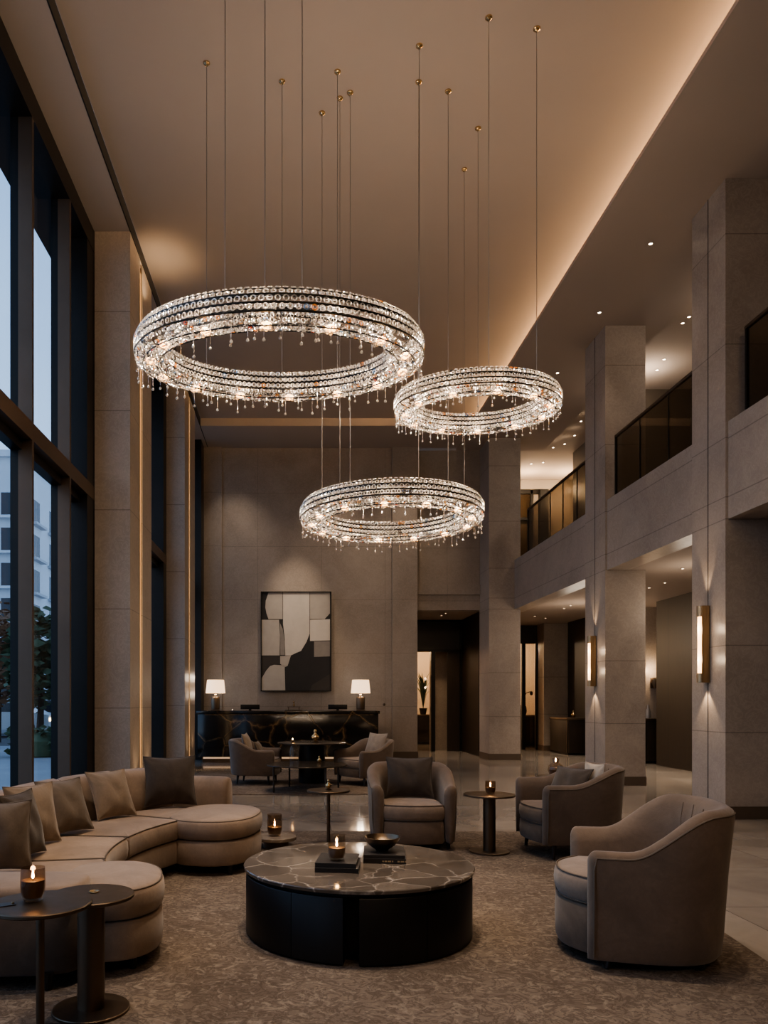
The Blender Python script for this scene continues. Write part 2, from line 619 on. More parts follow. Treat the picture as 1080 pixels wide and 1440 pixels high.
# parapet, slab under the gallery, gallery walls
XP = 5.06
struct('wall_gallery_parapet', MB().box(XP, 5.42, -2, 9.05, 3.54, 4.69).box(XP, 5.42, 9.82, 12.6, 3.54, 4.69).box(XP, 5.42, 13.48, 18.6, 3.54, 4.69), M['stone_par'])
struct('ceiling_gallery_slab', MB().box(5.42, 9.3, -2, 27, 3.54, 4.2), M['plaster'])
struct('wall_hall_panelling', MB().box(7.75, 7.95, -2, 16.64, 0, 3.54), M['wood'])
struct('wall_hall_niche', MB().box(7.40, 9.3, 17.6, 17.8, 0, 3.54), M['stone_plain'])
struct('wall_hall_panelling_end', MB().box(7.40, 7.6, 17.8, 21.1, 0, 3.54), M['wood'])
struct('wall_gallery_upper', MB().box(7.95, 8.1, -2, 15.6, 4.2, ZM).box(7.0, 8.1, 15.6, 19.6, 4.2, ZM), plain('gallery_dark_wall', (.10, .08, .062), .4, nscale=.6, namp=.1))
struct('wall_gallery_end', MB().box(4.4, 9.3, 22.0, 22.2, 4.2, ZM), plain('gallery_end_wall', (.30, .255, .21), .5, nscale=.8, namp=.08))
g = thing('door_1', 'dark framed glass door at the far end of the upper gallery', 'door', (0, 0, 0)); g['kind'] = 'structure'
MB().box(5.95, 6.02, 21.9, 22.0, 4.2, 7.4).box(6.62, 6.68, 21.9, 22.0, 4.2, 7.4).box(5.95, 6.9, 21.9, 22.0, 7.3, 7.42).box(6.86, 7.1, 21.8, 22.0, 4.2, 7.4).box(6.2, 6.62, 21.9, 22.0, 6.55, 6.62).build('door_frame', M['black'], g)
MB().box(6.02, 6.62, 21.93, 21.95, 4.2, 7.3).build('glass_panel', M['rail_glass'], g)

# corridor behind the back wall
struct('ceiling_corridor', MB().box(2.6, 5.42, YB + .5, 27, 3.62, 3.8), M['plaster'])
struct('wall_corridor_window_side', MB().box(2.6, 2.88, YB + .5, 27, 0, 3.62), M['stone_plain'])
struct('wall_corridor_panelling', MB().box(4.50, 4.7, YB + .5, 21.2, 0, 3.62), M['wood'])
struct('wall_corridor_pier', MB().box(3.80, 4.40, 21.9, 22.3, 0, 3.62), M['stone_plain'])
struct('wall_far', MB().box(2.6, 9.3, 27, 27.2, 0, 3.9), plain('far_wall', (.5, .42, .33), .6, nscale=.9, namp=.06))
d = thing('door_2', 'dark framed glass screen across the corridor behind the back wall', 'door', (0, 0, 0)); d['kind'] = 'structure'
MB().box(2.9, 4.5, 21.15, 21.27, 2.74, 2.80).box(4.44, 4.5, 21.15, 21.27, 0, 3.62).box(3.65, 3.76, 21.15, 21.27, 0, 2.74).box(2.9, 4.5, 21.15, 21.27, 3.56, 3.62).build('door_frame', M['black'], d)
MB().box(2.9, 4.44, 21.2, 21.22, 2.80, 3.56).build('transom_pane', plain('dark_transom_glass', (.03, .023, .017), .4), d)
MB().box(4.10, 4.44, 21.2, 21.23, 0, 2.74).build('door_leaf', M['wood2'], d)
MB().box(2.9, 3.65, 21.2, 21.22, 0, 2.74).build('glass_panel', M['glass'], d)
d = thing('door_3', 'glazed doorway with dark header beyond the far column', 'door', (0, 0, 0)); d['kind'] = 'structure'
MB().box(5.42, 6.88, 21.9, 22.0, 3.02, 3.54).build('header_panel', M['wood2'], d)
MB().box(6.37, 6.47, 21.9, 22.0, 0, 3.02).box(6.73, 6.79, 21.8, 21.9, 0, 3.02).build('door_frame', M['black'], d)
MB().box(6.47, 6.73, 21.94, 21.96, 0, 3.02).build('glass_panel', M['glass'], d)

# left piers
struct('wall_window_pier', MB().box(-2.676, -2.21, 10.07, 10.70, 0, ZS).box(-2.676, -2.21, 10.86, 11.53, 0, ZS).box(-2.676, -2.27, 10.70, 10.86, 0, ZS), M['stone_left'])
struct('wall_window_pier.001', MB().box(-2.60, -2.21, 14.9, 15.45, 0, ZS).box(-2.60, -2.21, 15.6, 16.35, 0, ZS).box(-2.60, -2.27, 15.45, 15.6, 0, ZS), M['stone_left'])
for yy, lab, b in ((10.70, 'warm vertical light strip recessed in the pier behind the sofa', .16), (15.45, 'warm vertical light strip recessed in the pier beside the reception desk', .15)):
    o = thing('light_strip', lab, 'light', (-2.27, yy + b / 2, 0), 0, 'pier light strips')
    MB().box(.001, .03, -.06, .055, .05, ZS - .1).build('diffuser', M['slot'], o)
    MB().box(.001, .045, .06, .072, .03, ZS - .05).build('bronze_channel', M['bronze'], o)
struct('trim_window_jamb', MB().box(-3.0, -2.3, 18.1, 18.62, 0, ZS), M['frame'])

# ------------------------------------------------------------------ windows
def window(name, y0, y1, mull, xi, label):
    """bay of the glazed wall: xi is the inner face of its frame"""
    w = thing(name, None, None)
    w['kind'] = 'structure'
    MB().box(xi - .24, xi, y0, y1, ZS - .28, ZS - .001).build('head_frame', M['frame'], w)
    MB().box(xi - .24, xi, y0, y1, 0, .08).build('sill', M['frame'], w)
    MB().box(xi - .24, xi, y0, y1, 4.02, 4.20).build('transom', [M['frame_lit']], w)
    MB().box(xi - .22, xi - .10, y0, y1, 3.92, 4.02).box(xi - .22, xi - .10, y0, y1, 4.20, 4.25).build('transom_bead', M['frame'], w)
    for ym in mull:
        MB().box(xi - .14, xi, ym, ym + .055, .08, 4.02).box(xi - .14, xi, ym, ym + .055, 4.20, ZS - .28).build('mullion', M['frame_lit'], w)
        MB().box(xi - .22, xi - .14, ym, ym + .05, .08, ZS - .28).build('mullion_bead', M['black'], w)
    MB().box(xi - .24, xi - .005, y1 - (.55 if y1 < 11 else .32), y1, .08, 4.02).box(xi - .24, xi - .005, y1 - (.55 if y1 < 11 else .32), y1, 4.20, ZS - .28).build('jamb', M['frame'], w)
    MB().box(xi - .20, xi - .19, y0, y1 - .3, .08, ZS - .2).build('pane', M['window_glass'], w)
    return w
window('window_1', -2.0, 10.30, (-1.2, .08, 1.35, 2.62, 3.9, 5.17, 6.45, 7.72, 8.99), -2.68, '')
window('window_2', 11.54, 14.89, (12.8,), -2.56, '')
window('window_3', 16.36, 18.6, (), -2.62, '')
struct('wall_window_return', MB().box(-3.0, -2.6, -5, -2.0, 0, ZS), M['stone_left'])
struct('trim_canopy', MB().box(-3.42, -2.94, -2, 18.7, 7.5, 7.72), M['frame'])

# ------------------------------------------------------------------ outdoors
M['street'] = plain('grey_paving', (.36, .37, .39), .55, nscale=.8, namp=.15)
M['road'] = plain('asphalt', (.10, .10, .105), .6, nscale=.8, namp=.15)
M['render_w'] = plain('white_concrete_facade', (.62, .63, .65), .8, nscale=.4, namp=.06)
M['render_b'] = plain('grey_concrete_facade', (.45, .46, .48), .8, nscale=.4, namp=.06)
M['wglass'] = plain('dark_facade_glass', (.03, .035, .045), .15)
M['bark'] = plain('bark', (.05, .035, .025), .9)
M['leaf'] = plain('dark_green_leaves', (.075, .12, .06), .7, nscale=3, namp=.3)
M['leaf_b'] = plain('rusty_leaves', (.24, .13, .07), .7, nscale=3, namp=.3)
M['leaf_i'] = plain('houseplant_leaves', (.03, .07, .025), .5)
struct('street', MB().box(-90, -2.97, -20, 120, -.3, -.02), M['street'])
struct('road', MB().box(-90, -2.97, 24, 40, -.019, -.012), M['road'])


def building(label, x0, x1, y0, y1, h, mat, rows, cols, wx, step):
    b = thing('street_building', label, 'building', ((x0 + x1) / 2, y0, 0), 0, 'buildings across the street')
    w = x1 - x0
    MB().box(-w / 2, w / 2, 0, y1 - y0, -.02, h).build('wall', mat, b)
    MB().box(-w / 2 - .3, w / 2 + .3, -.3, y1 - y0 + .3, h, h + .5).build('roof_edge', mat, b)
    mb = MB().box(-.55, .55, -.02, .0, -.9, .9)
    win = mb.build('window', M['wglass'], b)
    sl = MB().box(-.9, .9, -.5, 0, -1.15, -.95).build('balcony_slab', mat, b)
    first = True
    for r in range(rows):
        for c in range(cols):
            p = (w / 2 - wx - c * step, 0, 3.0 + r * 2.75)
            if first:
                win.location = p; sl.location = p; first = False
            else:
                place(win, b, loc=p)
                if c % 2 == 0: place(sl, b, loc=p)
    return b
bld = building('white apartment block with rows of dark windows across the street', -33, -21.6, 60, 76, 20.4, M['render_w'], 6, 4, 1.1, 1.9)
sw = MB().box(-.02, .02, -.85, .85, -.95, .95)
ss_ = MB().box(0, .5, -1.3, 1.3, -1.2, -1.0)
w_, l_ = None, None
for r in range(6):
    for yy in (3.2, 7.4, 11.6):
        p = (5.70, yy, 2.6 + r * 2.85)
        if w_ is None:
            w_ = sw.build('window', M['wglass'], bld); w_.location = p
            l_ = ss_.build('balcony_slab', M['render_b'], bld); l_.location = p
        else:
            place(w_, bld, loc=p); place(l_, bld, loc=p)


def tree(label, x, y, h, r, leaf, n):
    t = thing('street_tree', label, 'tree', (x, y, -.02), 0, 'trees along the street')
    MB().tube([(0, 0, 0), (.05, 0, h * .3), (0, .05, h * .7)], .13, 8, r2=.05).build('trunk', M['bark'], t)
    mb = MB()
    for _ in range(n):
        u = Vector((random.gauss(0, 1), random.gauss(0, 1), random.gauss(0, 1))).normalized() * (random.random() ** .4)
        c = Vector((u.x * r, u.y * r, h * .62 + u.z * h * .38))
        s = .14 + random.random() * .12
        R = Matrix.Rotation(random.random() * 6, 4, 'Z') @ Matrix.Rotation(random.random() * 3, 4, 'X')
        mb.add([(-s, 0, 0), (0, -s * .5, 0), (s, 0, .03), (0, s * .5, 0)], [(0, 1, 2, 3)], 0, Matrix.Translation(c) @ R)
    mb.build('foliage', leaf, t)
    return t
tree('rust brown street tree outside the window', -10.2, 26, 4.8, 1.3, M['leaf_b'], 900)
tree('green street tree seen between the window mullions', -7.6, 22.5, 4.2, 1.0, M['leaf'], 800)
tree('dark green street tree beside the rust brown tree', -10.15, 28.2, 4.2, .8, M['leaf'], 500)


def hedge(label, x, y):
    o = MB()
    for _ in range(500):
        u = Vector((random.uniform(-.7, .7), random.uniform(-.4, .4), random.uniform(.02, .75)))
        s = .07 + random.random() * .06
        R = Matrix.Rotation(random.random() * 6, 4, 'Z') @ Matrix.Rotation(random.random() * 3, 4, 'X')
        o.add([(-s, 0, 0), (0, -s * .6, 0), (s, 0, .02), (0, s * .6, 0)], [(0, 1, 2, 3)], 0, Matrix.Translation(u) @ R)
    o.lathe([(0, 0), (.5, .02), (.55, .4), (.35, .62), (0, .68)], 14)
    ob = o.build('hedge', M['leaf'], loc=(x, y, -.02))
    return tag(ob, label, 'hedge', 'clipped shrubs by the street')
hedge('clipped round shrub by the street in front of the green tree', -6.6, 19.5)
hedge('clipped shrub by the street in front of the rust brown tree', -8.4, 19.0)


def car(label, x, y, c):
    t = thing('parked_car', label, 'car', (x, y, -.012), 0, 'cars on the street')
    prof = [(-2.1, .3), (-2.1, .75), (-1.3, .9), (-.7, 1.4), (.8, 1.42), (1.5, .95), (2.1, .85), (2.12, .3)]
    MB().rings([[(a, s * .85, b) for a, b in prof] for s in (-1, -.2, .2, 1)]).build('body', plain('car_paint', c, .25, .3), t)
    MB().box(-.6, .75, -.87, .87, .98, 1.32).build('side_window', M['wglass'], t)
    for sx in (-1.3, 1.3):
        for sy in (-.75, .75):
            MB().lathe([(0, -.1), (.31, -.1), (.33, 0), (.31, .1), (0, .1)], 16, M=Matrix.Translation((sx, sy, .33)) @ Matrix.Rotation(PI / 2, 4, 'X')).build('wheel', M['black'], t)
    for sy in (-.6, .6):
        MB().box(2.08, 2.14, sy - .15, sy + .15, .62, .75).build('headlight', emitter('headlight', (1, .7, .4), 6), t)
car('silver car on the street beyond the rust brown tree', -11.6, 30.0, (.5, .5, .5))
car('dark car on the street beyond the green tree', -10.6, 33.0, (.08, .08, .09))

# ------------------------------------------------------------------ gallery railings
def railing(y0, y1, n, label):
    t = thing('glass_railing', label, 'railing', (5.17, y0, 4.69), 0, 'gallery railings')
    L = y1 - y0
    for k in range(n):
        MB().box(-.006, .006, L * k / n + .012, L * (k + 1) / n - .012, .0, .99).build('glass_panel', M['rail_glass'], t)
    for k in range(1, n):
        MB().box(-.008, .008, L * k / n - .010, L * k / n + .010, .0, .99).build('post', M['black'], t)
    for e in (.012, L - .02):
        MB().box(-.018, .018, e - .012, e + .02, .0, .99).build('post', M['black'], t)
    MB().box(-.025, .025, 0, L, .99, 1.03, .006).build('handrail', M['bronze_dark'], t)
railing(-1.8, 8.87, 8, 'smoked glass railing with bronze handrail in front of the nearest column')
railing(9.83, 12.52, 3, 'smoked glass railing on the gallery between the two sconce columns')
railing(13.5, 17.3, 5, 'smoked glass railing at the far end of the gallery')

# ------------------------------------------------------------------ cove light
o = thing('cove_light', 'long warm light strip hidden above the edge of the lowered ceiling', 'light', (4.4, 0, ZS + .05))
MB().box(0, .04, -4.5, 17.0, 0, .03).build('light_strip', M['cove'], o)

# ------------------------------------------------------------------ downlights
def downlights(pts, z, label, group, w=0, deg=70, size=.034):
    proto = None
    for (px, py) in pts:
        p = ray(px, py, z)
        if proto is None:
            proto = thing('ceiling_downlight', label, 'light', (p.x, p.y, z), 0, group)
            MB().lathe([(size, 0), (size, -.008), (size * .75, -.012), (size * .7, -.004)], 20).build('trim_ring', M['trim'], proto)
            MB().lathe([(0, -.006), (size * .7, -.006)], 16).build('lens', M['lens'], proto)
        else:
            copy_thing(proto, (p.x, p.y, z), 0, label)
        if w: spot('downlight_lamp', (p.x, p.y, z - .03), w, deg, r=.03)
downlights([(915, 342), (843, 439), (784, 524), (817, 592), (808, 612), (794, 624), (778, 629)], ZS,
           'small recessed downlight in the lowered ceiling beside the bright cove', 'lowered ceiling downlights', 14)
downlights([(969, 445), (960, 454), (934, 505), (924, 520)], ZM,
           'small recessed downlight above the gallery between the columns', 'gallery ceiling downlights', 16)
downlights([(747, 652), (764, 650)], ZM,
           'small recessed downlight above the far end of the gallery', 'far gallery downlights', 10)
downlights([(960, 799), (935, 819), (913, 826)], 3.54,
           'small recessed downlight under the gallery between the sconce columns', 'hall ceiling downlights', 100, 58)
downlights([(793, 855), (802, 851), (752, 866), (767, 869)], 3.54,
           'small recessed downlight under the gallery beyond the second column', 'far hall ceiling downlights', 34)
downlights([(621, 865), (627, 862)], 3.62,
           'small recessed downlight just inside the corridor opening', 'corridor downlights', 45)

# ------------------------------------------------------------------ wall sconces
def sconce(y, z0, z1, label):
    w = .105
    t = thing('wall_sconce', label, 'wall light', (5.028, y, z0), 0, 'column sconces')
    h = z1 - z0
    MB().box(-.03, 0, -w / 2, w / 2, 0, h, .004).build('back_plate', M['sconce'], t)
    MB().box(-.135, -.03, -w / 2, w / 2, 0, h * .13, .003).box(-.135, -.03, -w / 2, w / 2, h * .87, h, .003).box(-.135, -.03, -w / 2, -w / 2 + .012, h * .13, h * .87).build('bronze_body', M['bronze'], t) if False else None
    MB().lathe([(0, .0), (w / 2, 0), (w / 2, h * .12), (0, h * .12)], 20, (-.08, 0, 0)).lathe([(0, h * .86), (w / 2, h * .86), (w / 2, h), (0, h)], 20, (-.08, 0, 0)).build('end_cap', M['sconce'], t)
    MB().lathe([(w / 2 - .012, h * .12), (w / 2 - .012, h * .86)], 24, (-.08, 0, 0)).build('glass_tube', M['sconce_lens'], t)
    for s in (-1, 1):
        MB().box(-.10, -.03, s * (w / 2) - .006, s * (w / 2) + .006, 0, h, .002).build('side_fin', M['sconce'], t)
    x = 5.028 - .08
    spot('sconce_up', (x, y, z0 + h + .02), 12, 46, (x + .05, y, z0 + h + 2), WARM, .02, .5)
    spot('sconce_down', (x, y, z0 - .02), 10, 75, (x + .05, y, z0 - 2), WARM, .02, .5)
    for k in (.3, .7):
        point('sconce_glow', (x - .10, y, z0 + h * k), 1.6, WARM, .05)
sconce(9.44, 1.62, 2.56, 'tall bronze sconce with glowing tube on the nearest column')
sconce(13.02, 1.64, 2.49, 'bronze sconce with glowing tube on the second column')
t = thing('hall_sconce', 'small dark sconce on the pale niche wall beyond the wood panelling', 'wall light', (8.12, 17.6, 1.68))
MB().box(-.06, .06, -.03, 0, 0, .24, .004).build('back_plate', M['bronze_dark'], t)
MB().lathe([(.03, .0), (.07, .12), (.075, .2)], 16, (0, -.1, .0)).build('lamp_shade', M['bronze_dark'], t)
MB().tube([(0, -.03, .05), (0, -.1, .03)], .012).build('arm', M['bronze_dark'], t)
point('hall_sconce_lamp', (8.05, 17.35, 2.1), 7)

# ------------------------------------------------------------------ chandeliers
def tmat(loc, normal, spin=0.0):
    q = Vector(normal).to_track_quat('Z', 'Y').to_matrix().to_4x4()
    return Matrix.Translation(loc) @ q @ Matrix.Rotation(spin, 4, 'Z')


def bead(mb, loc, normal, R, r, n=8, m=3, mi=0, spin=0.0):
    vs, fs = [], []
    for i in range(n):
        a = 2 * PI * i / n
        for j in range(m):
            b = 2 * PI * j / m
            rr = R + r * math.cos(b)
            vs.append((rr * math.cos(a), rr * math.sin(a), r * math.sin(b)))
    for i in range(n):
        for j in range(m):
            i2, j2 = (i + 1) % n, (j + 1) % m
            fs.append((i * m + j, i2 * m + j, i2 * m + j2, i * m + j2))
    mb.add(vs, fs, mi, tmat(loc, normal, spin))


def drop_mesh(mb, L, s):
    mb.tube([(0, 0, 0), (0, 0, -L)], .0018, 4)
    mb.lathe([(0, -L * .28), (s * .55, -L * .34), (0, -L * .42)], 6)
    mb.lathe([(0, -L - s * .6), (s * .5, -L - s * 1.2), (s * .9, -L - s * 2.2), (s * .6, -L - s * 2.9), (0, -L - s * 3.2)], 6)


def chandelier(label, c, R, tilt, sc, nbulb, ndo, ndi, cables, w, ys=1.0):
    t = thing('ring_chandelier', label, 'chandelier', c, 0, 'crystal ring chandeliers')
    Rm = R - .14 * sc
    tt = math.tan(tilt)
    def pos(a, rho, z):
        r = Rm + rho * sc * 1.18
        x, y = r * math.cos(a), r * math.sin(a) * ys
        return Vector((x, y, z * sc * 1.14 + y * tt))
    def nrm(a, nr, nz):
        return Vector((nr * math.cos(a), nr * math.sin(a), nz))
    # hoops that carry the crystals
    fr = MB()
    for rho, z in ((.085, .125), (.122, .062), (.125, -.035), (-.105, .062), (-.105, -.045), (.06, -.108), (-.06, -.108)):
        fr.tube([pos(2 * PI * k / 72, rho * .97, z) for k in range(72)], .006 * sc, 5, True)
    for k in range(24):
        a = 2 * PI * k / 24
        fr.tube([pos(a, .08, .125), pos(a, .118, .03), pos(a, .115, -.05), pos(a, .0, -.1), pos(a, -.1, -.05), pos(a, -.1, .06)], .004 * sc, 4)
    for rho, z in ((.112, .077), (.116, .023), (.114, -.031), (-.100, .060), (-.103, .010)):
        fr.rings([[pos(2 * PI * k / 72, rho, z + dz * sc) for k in range(72)] for dz in (-.009, .009)], cap=False)  # black bands added behind the beads to darken the gaps between rows
    fr.build('frame', M['black'], t)
    stuff = MB()
    # rows: (rho, z, normal r, normal z, bead radius, wire)
    big = [(.070, .140, .5, .85, .017, .005), (.100, .103, .9, .45, .0195, .006), (.122, .050, 1, .05, .0205, .0062),
           (.122, -.004, 1, -.05, .0195, .006), (-.105, .085, -1, .2, .018, .0055), (-.112, .035, -1, 0, .019, .0055), (-.110, -.015, -1, -.1, .018, .0055)]
    small = [(.112, -.058, .9, -.45, .013, .0044), (.090, -.090, .5, -.85, .0125, .0042), (.055, -.106, .2, -1, .0125, .0042), (.020, -.112, 0, -1, .0125, .0042),
             (-.018, -.112, 0, -1, .0125, .0042), (-.054, -.104, -.2, -1, .0125, .0042), (-.086, -.084, -.5, -.85, .0125, .0042), (-.105, -.058, -.9, -.4, .0125, .0042)]
    n1 = int(2 * PI * R / (.061 * sc))
    proto = [None, None, None]
    made = 0
    for ri, (rho, z, nr, nz, br, bw) in enumerate(big):
        for k in range(n1):
            a = 2 * PI * (k + .5 * (ri % 2)) / n1
            near = ri in (1, 2) and -math.sin(a) > .38 and made < 100
            if near:
                if proto[ri] is None:
                    pm = MB(); bead(pm, (0, 0, 0), (0, 0, 1), br * sc, bw * sc, 8, 5)
                    ob = pm.build('crystal_bead', M['cr'], t); proto[ri] = ob
                else:
                    ob = place(proto[ri], t)
                mt = tmat(pos(a, rho, z), nrm(a, nr, nz))
                ob.matrix_basis = mt
                made += 1
            else:
                q = random.random()
                mi = 0 if q < .93 else (1 if q < .965 else (2 if q < .985 else 3))
                bead(stuff, pos(a, rho, z), nrm(a, nr, nz), br * sc, bw * sc, 8, 4, mi)
    n2 = int(2 * PI * R / (.037 * sc))
    for ri, (rho, z, nr, nz, br, bw) in enumerate(small):
        nn = int(n2 * (Rm + rho * sc) / R)
        for k in range(nn):
            a = 2 * PI * (k + random.uniform(-.2, .2) + .5 * (ri % 2)) / nn
            q = random.random()
            mi = 0 if q < .84 else (1 if q < .90 else (2 if q < .97 else (3 if q < .985 else 4)))
            n = nrm(a + random.uniform(-.5, .5), nr + random.uniform(-.4, .4), nz + random.uniform(-.3, .3))
            bead(stuff, pos(a, rho + random.uniform(-.006, .006), z + random.uniform(-.008, .006)), n, br * sc, bw * sc, 6, 3, mi)
    tag(stuff.build('crystal_net', CR, t, angle=60), kind='stuff')
    # bulbs
    bm = MB().lathe([(0, -.026), (.034, -.018), (.046, 0), (.034, .014), (0, .024)], 12)
    bp = None
    for k in range(nbulb):
        a = 2 * PI * (k + .35) / nbulb
        p = pos(a, .0, -.088)
        if bp is None:
            bp = bm.build('bulb', M['bulb'], t); bp.location = p; bp.scale = (sc, sc, sc)
        else:
            place(bp, t, loc=p)
        point('chandelier_lamp', Vector(c) + pos(a, 0, -.02), w / nbulb, (1.0, .82, .64), .03)
    # hanging drops
    protos = []
    for v in range(3):
        m = MB(); drop_mesh(m, (.045 + .035 * v) * sc, .0135 * sc)
        protos.append([m, None])
    def drops(n, rho, z):
        for k in range(n):
            a = 2 * PI * (k + random.uniform(-.25, .25)) / n
            pr = random.choice(protos)
            p = pos(a, rho + random.uniform(-.01, .01), z)
            if pr[1] is None:
                pr[1] = pr[0].build('crystal_drop', random.choice([M['cr']]), t); pr[1].location = p
            else:
                place(pr[1], t, loc=p)
    drops(ndo, .095, -.090)
    drops(ndi, -.085, -.085)
    # suspension cables: given as (photo x, near side or far side)
    for (px, side, inner) in cables:
        Rc = Rm + (.07 if not inner else .0) * sc
        # find the point of the ring under that vertical line
        best = None
        for k in range(720):
            a = 2 * PI * k / 720
            q = Vector(c) + Vector((Rc * math.cos(a), Rc * math.sin(a) * ys, 0))
            if (math.sin(a) < 0) != (side == 'n'): continue
            e = abs(CX + q.x * F / q.y - px)
            if best is None or e < best[0]: best = (e, a)
        a = best[1]
        p = Vector((Rc * math.cos(a), Rc * math.sin(a) * ys, Rc * math.sin(a) * ys * tt + .14 * sc))
        top = ZM - c[2]
        cb = MB().tube([(0, 0, 0), (0, 0, top - p.z)], .0032, 6).build('cable', M['cable'], t)
        cb.location = p
        MB().lathe([(0, -.012), (.012, -.03), (.02, -.022), (.032, -.012), (.034, 0)], 16, (0, 0, top - p.z)).build('ceiling_mount', M['brass'], cb)
    return t
chandelier('largest crystal ring chandelier, hanging nearest and highest', (-.170, 6.8, 4.46), 1.262, math.radians(6.5), 1.0, 14, 62, 36,
           [(291, 'f', 0), (396, 'f', 0), (475, 'f', 0), (316, 'n', 0), (373, 'n', 0), (425, 'n', 0)], 64, .87)
chandelier('smallest crystal ring chandelier, hanging beside the bright cove', (1.806, 7.8, 4.398), .83, math.radians(3.4), .80, 11, 52, 28,
           [(755, 'n', 0), (672, 'f', 0), (687, 'n', 0), (590, 'n', 0)], 36, .9)
chandelier('lowest crystal ring chandelier, hanging in front of the back wall', (1.057, 8.8, 3.52), 1.036, 0.0, .92, 13, 60, 34,
           [(453, 'n', 0), (478, 'n', 0), (492, 'n', 0), (630, 'n', 0), (589, 'n', 0), (653, 'f', 0)], 45)

# ------------------------------------------------------------------ rugs
def rug(name, label, quad, th=.012):
    mb = MB()
    c = sum((Vector((x, y, 0)) for x, y in quad), Vector()) / 4
    def ring(s, z): return [((x - c.x) * s, (y - c.y) * s, z) for x, y in quad]
    mb.rings([ring(1, 0.0), ring(1, th * .8), ring(.997, th)])
    return tag(mb.build(name, M['rug'], loc=(c.x, c.y, .0005), smooth=False), label, 'rug')
RZ = .0135
rug('area_rug', 'large mottled brown rug under the curved sofa and coffee table', [(-2.55, 2.0), (2.28, 2.0), (2.92, 8.15), (-2.45, 8.2)])
rug('lounge_rug', 'mottled rug under the seating by the reception desk', [(-2.1, 11.35), (2.33, 11.4), (2.0, 15.2), (-1.9, 15.2)])

# ------------------------------------------------------------------ upholstery helpers
def offset_loop(pts, d):
    """inset (d>0) of a counter-clockwise loop of 2-D points"""
    n = len(pts)
    out = []
    for i in range(n):
        a, b, c = Vector(pts[i - 1]), Vector(pts[i]), Vector(pts[(i + 1) % n])
        t = (c - a).normalized()
        nn = Vector((-t.y, t.x))
        out.append(b + nn * d)
    return out


def puff(mb, loop, z0, z1, r=.03, crown=.02, mi=0):
    """cushion-like solid: rounded edges and a crowned top over a counter-clockwise loop"""
    L = [Vector(p) for p in loop]
    c = sum(L, Vector((0, 0))) / len(L)
    rs = []
    def ring(d, z, s=1.0):
        q = offset_loop(L, d)
        rs.append([(c.x + (p.x - c.x) * s, c.y + (p.y - c.y) * s, z) for p in q])
    ring(r, z0)
    ring(r * .3, z0 + r * .3)
    ring(0, z0 + r)
    ring(-.004, (z0 + z1) / 2)
    ring(0, z1 - r)
    ring(r * .3, z1 - r * .3)
    ring(r, z1)
    for s, k in ((.75, .55), (.45, .85), (.15, 1.0)):
        ring(r, z1 + crown * k, s)
    mb.rings(rs)
    return mb


def pip(mb, loop, z, r=.005, d=0.0):
    mb.tube([(p[0], p[1], z) for p in offset_loop(loop, d)], r, 6, True)


def resample(pts, n):
    P = [Vector(p) for p in pts] + [Vector(pts[0])]
    L = [0]
    for a, b in zip(P, P[1:]): L.append(L[-1] + (b - a).length)
    out = []
    for k in range(n):
        s = L[-1] * k / n
        i = max(j for j in range(len(L)) if L[j] <= s)
        i = min(i, len(P) - 2)
        u = (s - L[i]) / max(1e-9, L[i + 1] - L[i])
        out.append(P[i].lerp(P[i + 1], u))
    return out


def sm(a, b, x):
    t = max(0, min(1, (x - a) / (b - a)))
    return t * t * (3 - 2 * t)


def pillow(label, mat, loc, size, tilt, yaw, group, t=.075, name='throw_pillow', roll=0.0):
    """square cushion standing on its lower edge: yaw is the direction its front faces, tilt leans it back"""
    w, h = size
    n = 22
    vs, fs = [], []
    rnd = random.Random(int(loc[0] * 1000 + loc[1] * 77))
    ph = rnd.random() * 6
    for side in (1, -1):
        for i in range(n + 1):
            for j in range(n + 1):
                u, v = -1 + 2 * i / n, -1 + 2 * j / n
                # denser near the edges
                u, v = math.sin(u * PI / 2), math.sin(v * PI / 2)
                x = u * (1 - .095 * (1 - v * v)) * w / 2
                z = v * (1 - .095 * (1 - u * u)) * h / 2
                th = t * 1.12 * max(0, (1 - u * u) * (1 - v * v)) ** .62
                th += .006 * math.sin(7 * u + ph + 3 * v) * (1 - u * u) * (1 - v * v)
                for cu in (-1, 1):
                    for cv_ in (-1, 1):
                        du, dv = (u - cu) , (v - cv_)
                        rr_ = math.hypot(du, dv)
                        th += .010 * math.sin(6.5 * math.atan2(abs(dv), abs(du)) + ph) * math.exp(-rr_ * 2.2) * min(1, (1 - u * u) * (1 - v * v) * 14)
                th -= .012 * math.exp(-(u * u * 14 + (v - .1) ** 2 * 9))
                vs.append((x, -side * th, z))
    N = (n + 1) ** 2
    for s in (0, 1):
        for i in range(n):
            for j in range(n):
                a = s * N + i * (n + 1) + j
                q = (a, a + 1, a + n + 2, a + n + 1)
                fs.append(q if s else q[::-1])
    mb = MB().add(vs, fs)
    o = thing(name, label, 'pillow', loc, 0, group)
    R = Matrix.Rotation(yaw + PI / 2, 4, 'Z') @ Matrix.Rotation(-tilt, 4, 'X') @ Matrix.Translation((0, 0, h / 2)) @ Matrix.Rotation(roll, 4, 'Y')
    a = mb.build('cover', mat, o, angle=80)
    ed = []
    for k in range(4 * 10):
        s, u = divmod(k, 10)
        u = -1 + 2 * u / 10
        uu, vv = [(u, -1), (1, u), (-u, 1), (-1, -u)][s]
        ed.append((uu * (1 - .095 * (1 - vv * vv)) * w / 2, 0, vv * (1 - .095 * (1 - uu * uu)) * h / 2))
    b = MB().tube(ed, .0045, 6, True).build('piping', mat, o)
    a.matrix_basis = R
    b.matrix_basis = R
    return o


